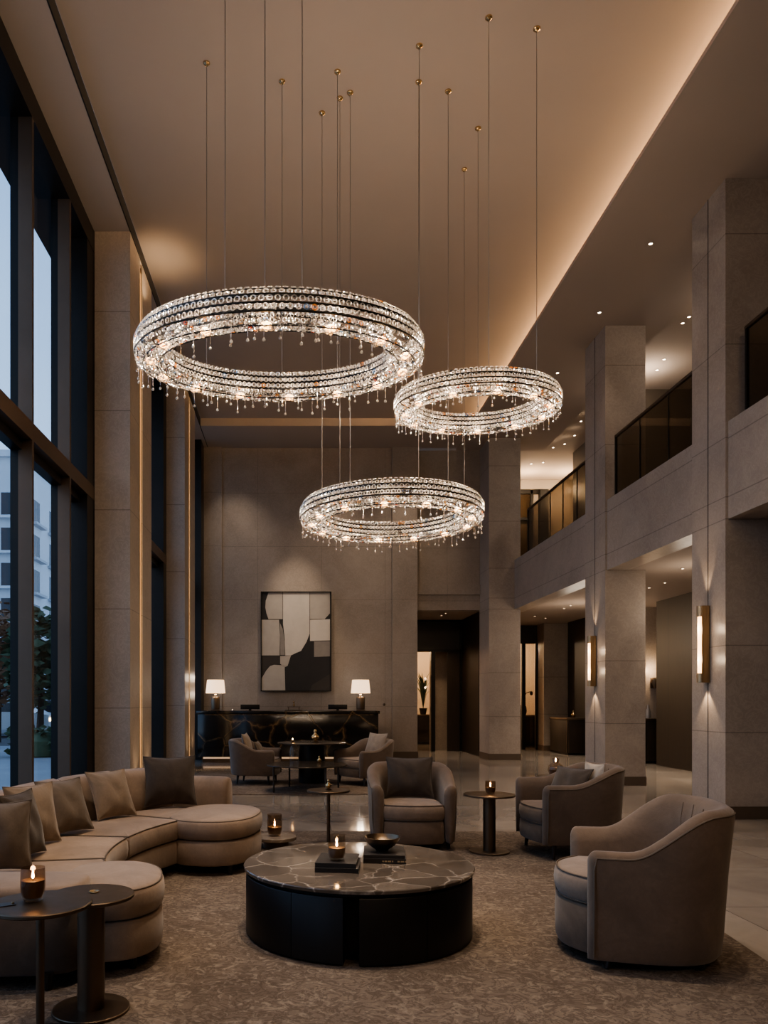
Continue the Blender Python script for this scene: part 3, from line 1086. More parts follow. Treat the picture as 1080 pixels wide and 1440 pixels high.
# ------------------------------------------------------------------ curved sofa
SCx, SCy = 1.05, 5.1
RI, RS, RO = 2.26, 2.92, 3.16
SZ = .43
def arc_loop(r0, r1, a0, a1, n=14):
    a0, a1 = math.radians(a0), math.radians(a1)
    lo = [(SCx + r0 * math.cos(a0 + (a1 - a0) * k / n), SCy + r0 * math.sin(a0 + (a1 - a0) * k / n)) for k in range(n + 1)]
    hi = [(SCx + r1 * math.cos(a1 - (a1 - a0) * k / n), SCy + r1 * math.sin(a1 - (a1 - a0) * k / n)) for k in range(n + 1)]
    lp = hi + lo
    # orientation: make counter-clockwise
    A = sum(lp[i - 1][0] * lp[i][1] - lp[i][0] * lp[i - 1][1] for i in range(len(lp)))
    if A < 0: lp = lp[::-1]
    return resample(lp, 64)
def ell_loop(cx, cy, rx, ry, rot=0, p=2.3, n=56):
    out = []
    for k in range(n):
        a = 2 * PI * k / n
        x = rx * math.copysign(abs(math.cos(a)) ** (2 / p), math.cos(a))
        y = ry * math.copysign(abs(math.sin(a)) ** (2 / p), math.sin(a))
        out.append((cx + x * math.cos(rot) - y * math.sin(rot), cy + x * math.sin(rot) + y * math.cos(rot)))
    return resample(out, n)
sofa = thing('curved_sofa', 'long curved taupe sofa along the window', 'sofa', (-1.5, 5.2, RZ))
def sb(name, mb, mat, angle=50):
    o = mb.build(name, mat, sofa, angle=angle)
    o.location = (1.5, -5.2, 0)
    return o
bounds = [139, 151.5, 172.4, 191, 204.5]
for a0, a1 in zip(bounds, bounds[1:]):
    lp = arc_loop(RI, RS, a0 + .12, a1 - .12)
    c = sb('seat_cushion', puff(MB(), lp, .265, SZ, .035, .018), M['sofa'])
    pm = MB(); pip(pm, lp, SZ - .006, .0045, .012)
    pp = pm.build('piping', M['piping'], c)
    lp = arc_loop(RI + .015, RS, a0 + .05, a1 - .05)
    sb('seat_base', puff(MB(), lp, .075, .262, .02, 0), M['sofa'])
def back_piece(a0, a1, top0, top1):
    n = 12
    rs = []
    prof = [(RO - .03, .07), (RO, .12), (RO + .012, .5), (RO + .01, -1), (RO - .03, -.3), (RO - .10, -.05), (RO - .17, -.28), (RS + .03, -1), (RS - .015, .55), (RS - .02, .36)]
    for k in range(n + 1):
        u = k / n
        a = math.radians(a0 + (a1 - a0) * u)
        zt = top0 + (top1 - top0) * u
        ins = .018 if k in (0, n) else 0
        ring = []
        for r, z in prof:
            if z == -1: zz = zt - .075
            elif z < 0: zz = zt + z * .10
            else: zz = z
            if ins: zz = zz - ins if zz > .5 else zz
            ring.append((SCx + r * math.cos(a), SCy + r * math.sin(a), zz))
        rs.append(ring)
    return MB().rings(rs)
for a0, a1, t0, t1 in ((139, 150, .78, .79), (150, 163, .79, .79), (163, 177, .79, .79), (177, 193, .79, .79), (193, 195, .79, .785)):
    sb('backrest', back_piece(a0 + .1, a1 - .1, t0, t1), M['sofa'])
pm = MB()
pm.tube([(SCx + (RO - .0) * math.cos(math.radians(a)), SCy + RO * math.sin(math.radians(a)), .752) for a in range(139, 196, 3)], .005, 6)
sb('piping', pm, M['piping'])
# far arm, rolled over
def arm(x0, y0, x1, y1, wd, top, zb=.07):
    d = Vector((x1 - x0, y1 - y0)); L = d.length; d.normalize(); nn = Vector((-d.y, d.x))
    rs = []
    ss = [(0, 1.0), (L * .3, 1), (L * .6, 1), (L - .10, 1), (L - .045, .95), (L - .012, .82), (L, .62)]
    for s, k in ss:
        ring = []
        for q, z in [(-1, zb), (-1, .3), (-1.0, top - .13), (-.85, top - .05), (-.5, top - .01), (0, top), (.5, top - .01), (.85, top - .05), (1.0, top - .13), (1, .3), (1, zb)]:
            p = Vector((x0, y0)) + d * s + nn * (q * wd / 2 * k)
            zz = z if z < .35 else top - (top - z) - (1 - k) * .07
            ring.append((p.x, p.y, zz))
        rs.append(ring)
    return MB().rings(rs)
sb('arm', arm(-1.50, 7.32, -.64, 7.16, .26, .68), M['sofa'])
lp = ell_loop(-.70, 6.53, .375, .50, math.radians(-8), 2.4)
c = sb('ottoman_cushion', puff(MB(), lp, .275, SZ + .012, .04, .03), M['sofa'])
pm = MB(); pip(pm, lp, SZ - .002, .0045, .013); pm.build('piping', M['piping'], c)
sb('ottoman_base', puff(MB(), offset_loop(lp, .008), .075, .270, .02, 0), M['sofa'])
# near end: rounded seat and low arm
lp = ell_loop(-1.03, 4.20, .29, .385, math.radians(10), 2.4)
c = sb('end_seat_cushion', puff(MB(), lp, .275, SZ + .008, .04, .025), M['sofa'])
pm = MB(); pip(pm, lp, SZ - .004, .0045, .013); pm.build('piping', M['piping'], c)
sb('end_seat_base', puff(MB(), offset_loop(lp, .008), .075, .270, .02, 0), M['sofa'])
lp = ell_loop(-1.62, 3.835, .55, .19, math.radians(3), 4.5)
c = sb('end_arm', puff(MB(), lp, .06, .40, .03, 0), M['chair2'])
c = sb('end_arm_cushion', puff(MB(), offset_loop(lp, -.008), .395, .492, .03, .02), M['sofa'])
for px, py in ((-.42, 6.70), (-.55, 6.12), (-.95, 6.2), (-.86, 3.98), (-1.22, 5.3), (-1.98, 4.2), (-2.05, 5.1), (-1.9, 6.3), (-1.2, 7.2), (-.72, 7.12), (-1.2, 3.68)):
    l = MB().tube([(px, py, 0), (px, py, .085)], .018, 10, r2=.026).build('leg', M['leg'], sofa)
    l.location = (1.5, -5.2, 0)

def on_sofa(a, r, z=SZ + .022):
    a = math.radians(a)
    return (SCx + r * math.cos(a), SCy + r * math.sin(a), RZ + z)
G = 'sofa pillows'
pillow('large dark brown velvet pillow at the far end of the curved sofa', M['pil_dark'], (-1.12, 6.73, RZ + SZ + .032), (.46, .44), .2, math.radians(-72), G, .085)
pillow('beige velvet pillow next to the large dark one on the sofa', M['pil_light'], on_sofa(157.5, 2.70), (.40, .40), .40, math.radians(-36), G, .07)
pillow('grey brown pillow between two beige pillows on the curved sofa', M['pil_mid'], on_sofa(173, 2.67), (.40, .40), .40, math.radians(-33), G, .07)
pillow('beige pillow leaning behind the dark pillow on the near half of the sofa', M['pil_light'], on_sofa(183, 2.74), (.40, .40), .22, math.radians(-30), G, .07)
pillow('dark brown pillow squeezed between beige and grey pillows above the end arm', M['pil_dark'], on_sofa(191, 2.70), (.40, .40), .25, math.radians(-8), G, .07)
pillow('grey brown pillow closest to the two bronze side tables', M['pil_mid'], (-1.63, 4.15, RZ + SZ + .03), (.36, .38), .15, math.radians(-68), G, .08)

# ------------------------------------------------------------------ armchairs
def armchair(label, x, y, facing, W_=.84, yb=.44, yf=.32, zarm=.56, zback=.80, leg=.07, seat=.42, mats=('chair', 'chair_in'), swoop=(.16, -.30), flare=.03, rounded=.10, legsp=.8, seams=True, group='taupe armchairs', base=RZ):
    t = thing('armchair', label, 'armchair', (x, y, base), facing - PI / 2, group)
    a = W_ / 2
    sh, inn = M[mats[0]], M[mats[1]]
    # plan of the shell from the right front round the back to the left front
    path = []
    for k in range(7): path.append((a - .015 * (1 - k / 7) ** 2, yf - (yf - .0) * k / 7))
    for k in range(33):
        th = PI * k / 32
        cx_, sy = math.cos(th), math.sin(th)
        p = 2.5
        path.append((a * math.copysign(abs(cx_) ** (2 / p), cx_), -yb * abs(sy) ** (2 / p)))
    for k in range(1, 8): path.append((-a + .015 * (k / 7) ** 2, (yf) * k / 7))
    P = [Vector(p) for p in path]
    n = len(P)
    zb = leg
    thick = .105
    rs = []
    topline = []
    def station(p, tdir, nrm_, h, k, fwd):
        """k: thickness factor for the rounded arm front"""
        c = p - nrm_ * (thick / 2) + tdir * fwd
        f = flare * sm(.4, .85, h)
        ring = []
        for off, z in ((-.030, zb), (-.010, zb + .03), (0.0, zb + .14), (f * .4, (h + zb) / 2 + .05), (f, h - .05), (f - .008, h - .02), (f - .03, h - .002), (f - .055, h), (f - .08, h - .012), (-.103 + f * .5, h - .05), (-.105, (h + seat) / 2), (-.105, seat - .10), (-.09, zb + .02)):
            d = (off + thick / 2) * k
            zz = z if k == 1 else (h - (h - z) if z < h - .06 else z - (1 - k) * .05)
            q = c + nrm_ * d
            ring.append((q.x, q.y, zz))
        return ring
    def hgt(p): return zarm + (zback - zarm) * sm(swoop[0], swoop[1], p.y)
    for i, p in enumerate(P):
        tdir = (P[min(i + 1, n - 1)] - P[max(i - 1, 0)]).normalized()
        nr = Vector((-tdir.y, tdir.x))
        if nr.dot(p) < 0 and p.length > .01: nr = -nr
        if i == 0:
            for ang in (82, 60, 35, 15):
                rs.append(station(p, tdir, nr, hgt(p) - .01 * (ang / 82) ** 2, max(.12, math.cos(math.radians(ang))), -.045 * math.sin(math.radians(ang))))
        rs.append(station(p, tdir, nr, hgt(p), 1, 0))
        f = flare * sm(.4, .85, hgt(p))
        q = p + nr * (f - .004)
        topline.append((q.x, q.y, hgt(p) - .032))
        if i == n - 1:
            for ang in (15, 35, 60, 82):
                rs.append(station(p, tdir, nr, hgt(p) - .01 * (ang / 82) ** 2, max(.12, math.cos(math.radians(ang))), .045 * math.sin(math.radians(ang))))
    shell = MB().rings(rs).build('shell', sh, t, angle=60)
    # front outline of arm piping
    fr = [(topline[0][0] - q, topline[0][1] + .012, z) for z, q in ((zb + .02, .022), (.3, .004), (zarm - .09, 0))]
    fl = [(topline[-1][0] + q, topline[-1][1] + .012, z) for z, q in ((zarm - .09, 0), (.3, .004), (zb + .02, .022))]
    MB().tube(fr + topline + fl, .0055, 6).build('piping', M['piping'], shell)
    # seat cushion and base: inside of the shell plus a bowed front
    ai = a - .112
    lp = []
    for k in range(17):
        u = -1 + 2 * k / 16
        lp.append((ai * u, yf + .015 + rounded * (1 - abs(u) ** 2.6)))
    lp = lp[::-1]
    for k in range(17):
        th = PI - PI * k / 16
        cx_, sy = math.cos(th), math.sin(th)
        lp.append((ai * math.copysign(abs(cx_) ** (2 / 2.5), cx_), -(yb - .12) * abs(sy) ** (2 / 2.5)))
    lp = resample(lp, 60)
    c = puff(MB(), lp, seat - .145, seat, .035, .022).build('seat_cushion', inn, t, angle=60)
    pm = MB(); pip(pm, lp, seat - .004, .0045, .012); pip(pm, lp, seat - .138, .0045, .008); pm.build('piping', M['piping'], c)
    puff(MB(), offset_loop(lp, .006), zb, seat - .148, .018, 0).build('seat_base', sh, t, angle=60)
    if seams:
        sm_ = MB()
        for th in (60, 78, 102, 120):
            th = math.radians(th)
            px, py = (a - .113) * math.copysign(abs(math.cos(th)) ** .8, math.cos(th)), -(yb - .113) * abs(math.sin(th)) ** .8
            sm_.tube([(px, py, seat + .01), (px * 1.01, py * 1.01 - .002, zback - .12), (px * 1.05, py * 1.05 - .006, zback - .03)], .0028, 5)
        sm_.build('back_seam', sh, shell)
    for sx in (-1, 1):
        for yy in (yf - .07, -yb + .17):
            X = sx * a * legsp * (1 if yy > 0 else .75)
            MB().tube([(X * 1.05, yy + (.015 if yy > 0 else -.02), .004), (X, yy, leg + .02)], .014, 10, r2=.024).build('leg', M['leg'], t)
    return t
rad = math.radians
armchair('taupe armchair facing the camera beyond the coffee table with a dark pillow', 1.08, 7.42, rad(-92), .79, .42, .30, .60, .77, .06, .42, swoop=(.30, -.34), rounded=.07)
pillow('large dark grey pillow in the armchair behind the coffee table', M['pil_dark'], (1.085, 7.49, RZ + .442), (.46, .40), .25, rad(-95), 'armchair pillows', .075)
armchair('dark taupe armchair facing the slim column table with grey and cream pillows', 2.46, 7.03, rad(183), .82, .44, .32, .65, .80, .13, .44, swoop=(.12, -.34), mats=('chair2', 'chair'), rounded=.07)
pillow('dark grey pillow leaning in the dark taupe armchair near the stone columns', M['pil_dark'], (2.42, 7.06, RZ + .466), (.44, .34), .50, rad(205), 'armchair pillows', .06)
pillow('small cream pillow propped behind the dark grey pillow in the armchair', M['pil_cream'], (2.66, 6.98, RZ + .50), (.28, .32), .12, rad(195), 'armchair pillows', .035)
armchair('large taupe swivel armchair closest to the camera seen from its side', 1.86, 4.27, rad(167), .86, .43, .25, .615, .835, .05, .455, swoop=(.10, -.30), flare=.05, rounded=.15)
armchair('small greige armchair with splayed legs on the window side of the drum table', -.70, 12.95, rad(-8), .84, .44, .32, .57, .74, .15, .42, mats=('chair2', 'chair_in'), swoop=(.1, -.34), flare=.04, rounded=.05, seams=False)
pillow('light back pillow in the armchair on the window side of the drum table', M['pil_light'], (-.815, 13.0, RZ + .446), (.50, .40), .28, rad(-6), 'armchair pillows', .065)
pillow('small dark pillow in the armchair on the window side of the drum table', M['pil_mid'], (-.62, 12.96, RZ + .456), (.30, .26), .40, rad(-10), 'armchair pillows', .05)
armchair('small greige armchair with splayed legs on the corridor side of the drum table', 1.10, 12.85, rad(212), .84, .44, .32, .57, .74, .13, .42, mats=('chair2', 'chair_in'), swoop=(.1, -.34), flare=.04, rounded=.05, seams=False)
pillow('light back pillow in the armchair on the corridor side of the drum table', M['pil_light'], (1.235, 12.935, RZ + .442), (.50, .42), .36, rad(212), 'armchair pillows', .065)

# ------------------------------------------------------------------ coffee table
TX, TY = .36, 4.66
ct = thing('coffee_table', 'big round coffee table with brown marble top and black drum base', 'table', (TX, TY, RZ))
TZ = .403
MB().lathe([(0, TZ - .026), (.672, TZ - .026), (.69, TZ - .022), (.692, TZ - .006), (.688, TZ - .001), (.68, TZ), (0, TZ)], 96).build('marble_top', M['marble_top'], ct, angle=30)
MB().lathe([(0, TZ - .045), (.655, TZ - .045), (.655, TZ - .027), (0, TZ - .027)], 64).build('top_rim', M['black'], ct)
MB().lathe([(0, .0), (.56, .0), (.56, TZ - .046), (0, TZ - .046)], 48).build('core', M['black'], ct)
M['drum'] = wood('black_lacquered_wood', (.010, .0075, .006), .28)
def curved_panel(a0, a1):
    n = max(4, int((a1 - a0) / 4))
    rs = []
    for k in range(n + 1):
        a = rad(a0 + (a1 - a0) * k / n)
        rs.append([(r * math.cos(a), r * math.sin(a), z) for r, z in ((.60, .006), (.672, .006), (.678, .012), (.678, TZ - .052), (.674, TZ - .046), (.60, TZ - .046))])
    return MB().rings(rs)
gapc = -97.5
ang = [gapc + 3.7, -69, -40, 0, 40, 79]
for a0, a1 in ((gapc + 3.6, -62), (-61.7, -8), (-7.7, 20), (27, 60), (60.3, 110), (110.3, 138), (145.5, 180), (180.3, 233.6), (233.9, 360 + gapc - 3.6)):
    curved_panel(a0, a1).build('drum_panel', M['drum'], ct)


def book(label, x, y, z, w, d, h, yaw, marks=0):
    t = thing('book', label, 'book', (x, y, z), yaw, 'books on the coffee table')
    MB().box(-w / 2, w / 2, -d / 2, d / 2, 0, .003, .001).box(-w / 2, w / 2, -d / 2, d / 2, h - .003, h, .001).box(-w / 2, w / 2, -d / 2, -d / 2 + .004, .002, h - .002).build('cover', M['book_cover'], t)
    MB().box(-w / 2 + .006, w / 2 - .006, -d / 2 + .005, d / 2 - .006, .0032, h - .0032).build('pages', M['paper'], t)
    if marks:
        m = MB()
        xx = -w * .05
        for k in range(marks):
            l = .008 + .006 * ((k * 7) % 3)
            m.box(xx, xx + l, -d / 2 - .0008, -d / 2, h * .35, h * .65)
            xx += l + .005
            if k == marks // 2: xx += .02
        m.build('spine_lettering', M['gold'], t)
    return t
TT = RZ + TZ + .0005
by = rad(-7)
book('black book under another book below the candle on the coffee table', .235, 4.53, TT, .25, .31, .026, by)
book('black book directly below the candle on the coffee table', .232, 4.535, TT + .0265, .235, .30, .026, by - .03)
book('thick black book with gold spine lettering, lower of the two below the bowl', .535, 4.77, TT, .255, .30, .030, by, 7)
book('thin black book directly below the bronze bowl', .53, 4.775, TT + .0305, .25, .295, .020, by + .02)
bw = thing('bowl', 'shallow bronze bowl standing on two black books', 'bowl', (.518, 4.775, TT + .0510))
MB().lathe([(0, 0), (.036, 0), (.04, .006), (.075, .03), (.105, .065), (.114, .086), (.110, .087), (.098, .066), (.065, .034), (.03, .014), (0, .012)], 48).build('bowl_body', M['bronze'], bw, angle=60)


def candle(label, x, y, z, r, h, glass='smoke', foot=False, wick_h=.5, group='candles in glass tumblers', ener=.22):
    t = thing('candle_tumbler', label, 'candle', (x, y, z), 0, group)
    b = .0
    MB().lathe([(0, b), (r * .66, b), (r * .80, b + h * .06), (r * .97, b + h * .30), (r, b + h * .6), (r * .96, b + h), (r * .93, b + h), (r * .96, b + h * .6), (r * .93, b + h * .3), (r * .75, b + h * .10), (0, b + h * .08)], 36).build('glass', M[glass], t, angle=60)
    MB().lathe([(0, h * .11), (r * .72, h * .12), (r * .88, h * .3), (r * .91, h * wick_h), (r * .7, h * wick_h - .004), (0, h * wick_h - .005)], 28).build('wax', M['wax'], t, angle=60)
    z0 = h * wick_h - .004
    MB().tube([(0, 0, z0), (0, 0, z0 + .016)], .0012, 5).build('wick', M['black'], t)
    f = h * .2
    MB().lathe([(0, z0 + .008), (.0045, z0 + .014), (.0055, z0 + .02), (.003, z0 + .02 + f * .5), (0, z0 + .02 + f)], 12).build('flame', M['flame'], t, angle=80)
    point('candle_lamp', (x, y, z + z0 + .03), ener, (1, .55, .22), .01)
    return t
candle('candle in a clear tumbler standing on books on the coffee table', .222, 4.48, TT + .0535, .052, .145, 'glass')

# ------------------------------------------------------------------ side tables
def side_table(label, x, y, R, ztop, rp, rb, mat='bronze_dark', th=.018, base_z=RZ, legs=1, group='bronze side tables'):
    t = thing('side_table', label, 'side table', (x, y, base_z), 0, group)
    zt = ztop - base_z
    MB().lathe([(0, zt - th), (R - .004, zt - th), (R, zt - th + .004), (R, zt - .004), (R - .004, zt), (0, zt)], 64).build('table_top', M[mat], t, angle=30)
    if legs == 1:
        MB().lathe([(0, .012), (rp, .012), (rp, zt - th), (0, zt - th)], 32).build('column', M[mat], t, angle=30)
        MB().lathe([(0, 0), (rb - .003, 0), (rb, .003), (rb, .011), (rb - .004, .014), (0, .014)], 56).build('base_plate', M[mat], t, angle=30)
    else:
        for k in range(legs):
            a = 2 * PI * k / legs - PI / 2 + .5
            q = (R - .06)
            MB().tube([(q * math.cos(a), q * math.sin(a), 0), (q * math.cos(a), q * math.sin(a), zt - th)], rp, 8).build('leg', M[mat], t)
    return t
side_table('bronze side table with a thick column in front of the sofa end', -.93, 3.44, .19, .534, .060, .170)
side_table('taller bronze side table with a thin pole and a smoky candle', -1.05, 3.12, .205, .580, .0165, .15)
candle('candle in a smoky tumbler on the taller bronze side table', -1.09, 3.15, .5805, .050, .135, 'smoke', wick_h=.62)
cd = thing('coaster', 'dark metal coaster beside the smoky candle on the side table', 'coaster', (-1.185, 3.07, .5805), .5)
MB().rings([[(-.05, -.03, z), (.05, -.022, z), (.055, .025, z), (-.02, .03, z)] for z in (0, .003)]).build('plate', M['card'], cd)
MB().lathe([(0, .003), (.006, .003), (.006, .008), (0, .010)], 12, (.04, 0, 0)).build('rivet', M['brass'], cd)
ds = thing('brass_dish', 'tiny brass dish with a light in it on the thick column side table', 'dish', (-.925, 3.47, .5345))
MB().lathe([(0, 0), (.018, 0), (.024, .004), (.022, .005), (.016, .002), (0, .002)], 24).build('plate', M['brass'], ds)
side_table('bronze column side table between the two armchairs with a lit candle', 1.745, 7.03, .232, .545, .056, .182)
candle('candle in a clear tumbler on the side table between two armchairs', 1.76, 7.05, .5455, .048, .115, 'smoke', wick_h=.5)
side_table('slim pole side table just behind the coffee table', .285, 7.35, .205, .545, .017, .13)
side_table('bronze side table behind the dark taupe armchair carrying a round jar', 2.86, 8.55, .20, .56, .03, .15, base_z=0.0)
def jar(label, x, y, z, r, h):
    t = thing('glass_jar', label, 'jar', (x, y, z), 0, 'small ornaments')
    MB().lathe([(0, 0), (r * .7, 0), (r, h * .35), (r * .9, h * .6), (r * .4, h * .75), (r * .45, h), (r * .35, h), (r * .3, h * .75), (0, h * .7)], 28).build('body', M['smoke'], t, angle=60)
    MB().lathe([(0, h * .04), (r * .64, h * .05), (r * .88, h * .36), (r * .7, h * .5), (0, h * .5)], 20).build('wax', M['wax'], t)
    MB().lathe([(0, h * .78), (.006, h * .85), (.007, h * .9), (0, h * 1.02)], 10).build('flame', M['flame'], t)
    point('jar_lamp', (x, y, z + h + .02), .4, (1, .55, .22), .01)
jar('round smoky jar candle behind the dark taupe armchair', 2.845, 8.50, .5605, .085, .2)
def ornament(label, x, y, z, s, name='ornament'):
    t = thing(name, label, 'ornament', (x, y, z), 0, 'small ornaments')
    MB().lathe([(0, 0), (.05 * s, 0), (.052 * s, .012 * s), (.02 * s, .02 * s)], 24).build('foot', M['bronze'], t)
    MB().lathe([(.018 * s, .02 * s), (.045 * s, .05 * s), (.048 * s, .075 * s), (.02 * s, .105 * s), (.014 * s, .12 * s), (.022 * s, .14 * s), (.016 * s, .158 * s), (0, .165 * s)], 24).build('body', M['brass'], t, angle=60)
ornament('small brass bottle ornament on the slim pole side table', .285, 7.35, .5455, .62)
pl = thing('plinth_table', 'low pale marble disc table beside the sofa ottoman', 'side table', (-.215, 7.28, RZ))
MB().lathe([(0, 0), (.12, 0), (.12, .07), (0, .07)], 32).build('base_plate', M['bronze_dark'], pl)
MB().lathe([(0, .07), (.19, .07), (.196, .075), (.196, .098), (.19, .103), (0, .103)], 56).build('table_top', M['marble_pale'], pl)
candle('candle in a smoky tumbler on the low marble disc by the ottoman', -.228, 7.28, RZ + .1035, .073, .205, 'smoke', wick_h=.42)

# seating by the desk
dt = thing('drum_table', 'dark round table on a black drum base before the reception desk', 'table', (.22, 13.0, RZ))
MB().lathe([(0, .655), (.57, .655), (.585, .66), (.585, .675), (.575, .68), (0, .68)], 72).build('table_top', M['bronze_table'], dt)
MB().lathe([(0, 0), (.225, 0), (.225, .655), (0, .655)], 48).build('drum_base', M['black'], dt)
ornament('brass bell shaped ornament on the dark drum table', .28, 12.95, RZ + .6805, 1.35)
candle('tea light in a small glass on the dark drum table', -.10, 12.85, RZ + .6805, .03, .07, 'glass', wick_h=.6, ener=.3)
side_table('low wide bronze table on thin legs in front of the drum table', .125, 11.85, .63, .42, .014, 0, 'bronze_table', legs=4, group='low tables by the desk')
gobj = thing('glass_cloche', 'clear glass cloche on the low wide bronze table', 'ornament', (-.07, 11.95, .4205), 0, 'small ornaments')
MB().lathe([(.07, 0), (.075, .18), (.06, .25), (.03, .285), (0, .295)], 28).build('dome', M['glass'], gobj, angle=60)
MB().lathe([(0, .295), (.012, .30), (.015, .315), (0, .33)], 14).build('knob', M['brass'], gobj)
ornament('small brass ornament on the low wide bronze table', .32, 12.0, .4205, .7)

# ------------------------------------------------------------------ reception desk
rd = thing('reception_desk', 'long black marble reception desk with gold veins', 'desk', (-.24, 17.25, 0))
wd = 2.03
MB().box(-wd, wd, 0, .75, .13, 1.10, .004).build('marble_front', M['marble_black'], rd)
MB().box(-wd - .03, wd + .03, -.04, .80, 1.10, 1.165, .006).build('counter_top', M['marble_black'], rd)
MB().box(-wd + .1, wd - .06, .06, .72, 0, .13).build('plinth', M['bronze'], rd)
MB().box(-wd + .12, wd - .1, .035, .058, .09, .125).build('plinth_light', emitter('plinth_glow', (1, .58, .26), .28), rd)
MB().box(-wd + .15, wd - .1, -.006, -.001, 1.075, 1.083).build('counter_edge_strip', M['brass'], rd)
def table_lamp(label, x):
    t = thing('table_lamp', label, 'lamp', (x, 17.42, 1.1655), 0, 'reception desk lamps')
    MB().box(-.10, .10, -.07, .07, 0, .025, .004).build('foot', M['bronze_dark'], t)
    MB().lathe([(0, .025), (.092, .03), (.098, .05), (.098, .29), (.085, .315), (0, .318)], 28).build('base', M['bronze_dark'], t, angle=50)
    MB().tube([(0, 0, .318), (0, 0, .44)], .012, 10).lathe([(.0, .335), (.03, .35), (.03, .365), (0, .38)], 16).build('stem', M['brass'], t)
    MB().lathe([(.222, .40), (.19, .70), (.188, .70), (.22, .40)], 40).build('lamp_shade', M['shade'], t, angle=50)
    point('lamp_bulb', (x, 17.42, 1.1655 + .75), 4, WARM2, .06)
    point('lamp_bulb', (x, 17.42, 1.1655 + .37), 4, WARM2, .06)
table_lamp('cream shaded table lamp on the window end of the reception desk', -1.885)
table_lamp('cream shaded table lamp on the corridor end of the reception desk', 1.405)
def monitor(label, x):
    t = thing('desk_monitor', label, 'monitor', (x, 17.72, 1.1655), 0, 'reception monitors')
    MB().box(-.22, .22, -.012, .012, .03, .14, .003).build('screen_back', M['black'], t)
    MB().box(-.03, .03, -.01, .01, .004, .03).build('stand', M['black'], t)
    MB().box(-.1, .1, -.06, .06, 0, .005).build('base', M['black'], t)
monitor('low black monitor on the desk near the window end lamp', -1.12)
monitor('low black monitor on the desk near the corridor end lamp', .90)
t = thing('desk_sculpture', 'small dark tray with a brass finial in the middle of the desk', 'ornament', (-.11, 17.5, 1.1655), 0)
MB().box(-.20, .20, -.08, .08, 0, .02, .004).box(-.13, -.11, -.01, .01, .02, .08).box(.11, .13, -.01, .01, .02, .08).box(-.15, .15, -.012, .012, .08, .095).build('tray', M['bronze_dark'], t)
MB().lathe([(0, .095), (.02, .10), (.03, .13), (.012, .16), (.022, .19), (0, .23)], 16).build('finial', M['brass'], t)
t = thing('call_bell', 'small silver call bell on the desk beside the window end lamp', 'bell', (-1.50, 17.5, 1.1655), 0)
MB().lathe([(0, 0), (.035, 0), (.035, .01), (0, .01)], 20).build('base', M['black'], t)
MB().lathe([(.032, .012), (.026, .03), (.01, .042), (0, .044)], 20).build('bell_dome', plain('chrome', (.7, .7, .7), .15, 1.0), t)
t = thing('wall_fitting', 'small round brass fitting on the back wall past the desk lamp', 'knob', (2.08, 18.695, 1.30))
MB().lathe([(0, 0), (.03, .0), (.032, .01), (.018, .018), (.014, .03), (0, .032)], 20, M=Matrix.Rotation(PI / 2, 4, 'X')).build('rosette', M['bronze_dark'], t)

# ------------------------------------------------------------------ picture
px0, px1, pz0, pz1, py = -.915, .79, 1.62, 4.03, 18.56
pc = thing('abstract_painting', 'large abstract painting of pale and black shapes over the reception desk', 'painting', ((px0 + px1) / 2, py, pz0))
w2, hh = (px1 - px0) / 2, pz1 - pz0
f = .022
MB().box(-w2, -w2 + f, -.03, .05, 0, hh).box(w2 - f, w2, -.03, .05, 0, hh).box(-w2 + f, w2 - f, -.03, .05, 0, f).box(-w2 + f, w2 - f, -.03, .05, hh - f, hh).build('frame', M['black'], pc)
pmats = [plain('black_paint', (.016, .013, .011), .6, nscale=5, namp=.2), plain('pale_paint', (.50, .44, .37), .7, nscale=3, namp=.08, bump=.3),
         plain('grey_beige_paint', (.36, .315, .265), .7, nscale=3, namp=.1, bump=.3), plain('grey_paint', (.22, .19, .16), .7, nscale=4, namp=.15), plain('brown_black_paint', (.035, .027, .021), .6, nscale=4, namp=.2)]
cv = MB().box(-w2 + f, w2 - f, 0, .03, f, hh - f)
SHP = [(2, [(405, 168), (468, 168), (468, 288), (405, 288), (396, 262), (391, 235), (393, 205)]),
       (1, [(470, 168), (588, 168), (588, 355), (575, 390), (550, 432), (530, 440), (505, 452), (480, 452), (478, 380), (470, 310)]),
       (2, [(590, 168), (679, 168), (679, 262), (655, 288), (590, 288)]), (1, [(590, 291), (640, 290), (679, 288), (679, 384), (590, 387)]),
       (3, [(608, 389), (679, 387), (679, 456), (608, 459)]), (2, [(375, 291), (452, 291), (456, 360), (455, 452), (375, 452)]),
       (2, [(457, 455), (505, 453), (490, 500), (478, 505), (457, 490)]), (2, [(375, 555), (395, 520), (412, 500), (430, 494), (477, 497), (480, 610), (375, 610)]),
       (4, [(375, 455), (455, 455), (455, 492), (430, 491), (410, 498), (393, 518), (375, 550)]), (4, [(600, 585), (640, 560), (679, 535), (679, 610), (590, 610)]),
       (3, [(456, 305), (468, 330), (478, 390), (478, 450), (458, 450)])]
for mi, pts in SHP:
    q = [(-w2 + f + (x - 375) / 306 * (2 * w2 - 2 * f), hh - f - (y - 168) / 442 * (hh - 2 * f)) for x, y in pts]
    n = len(q)
    cv.add([(x, -.004, z) for x, z in q] + [(x, 0.001, z) for x, z in q], [tuple(range(n))] + [(i, (i + 1) % n, n + (i + 1) % n, n + i) for i in range(n)], mi)
cv.build('canvas', pmats, pc, smooth=False)
MB().box(-w2 + .1, w2 - .1, .05, .13, .1, hh - .1).build('backing_frame', M['black'], pc)

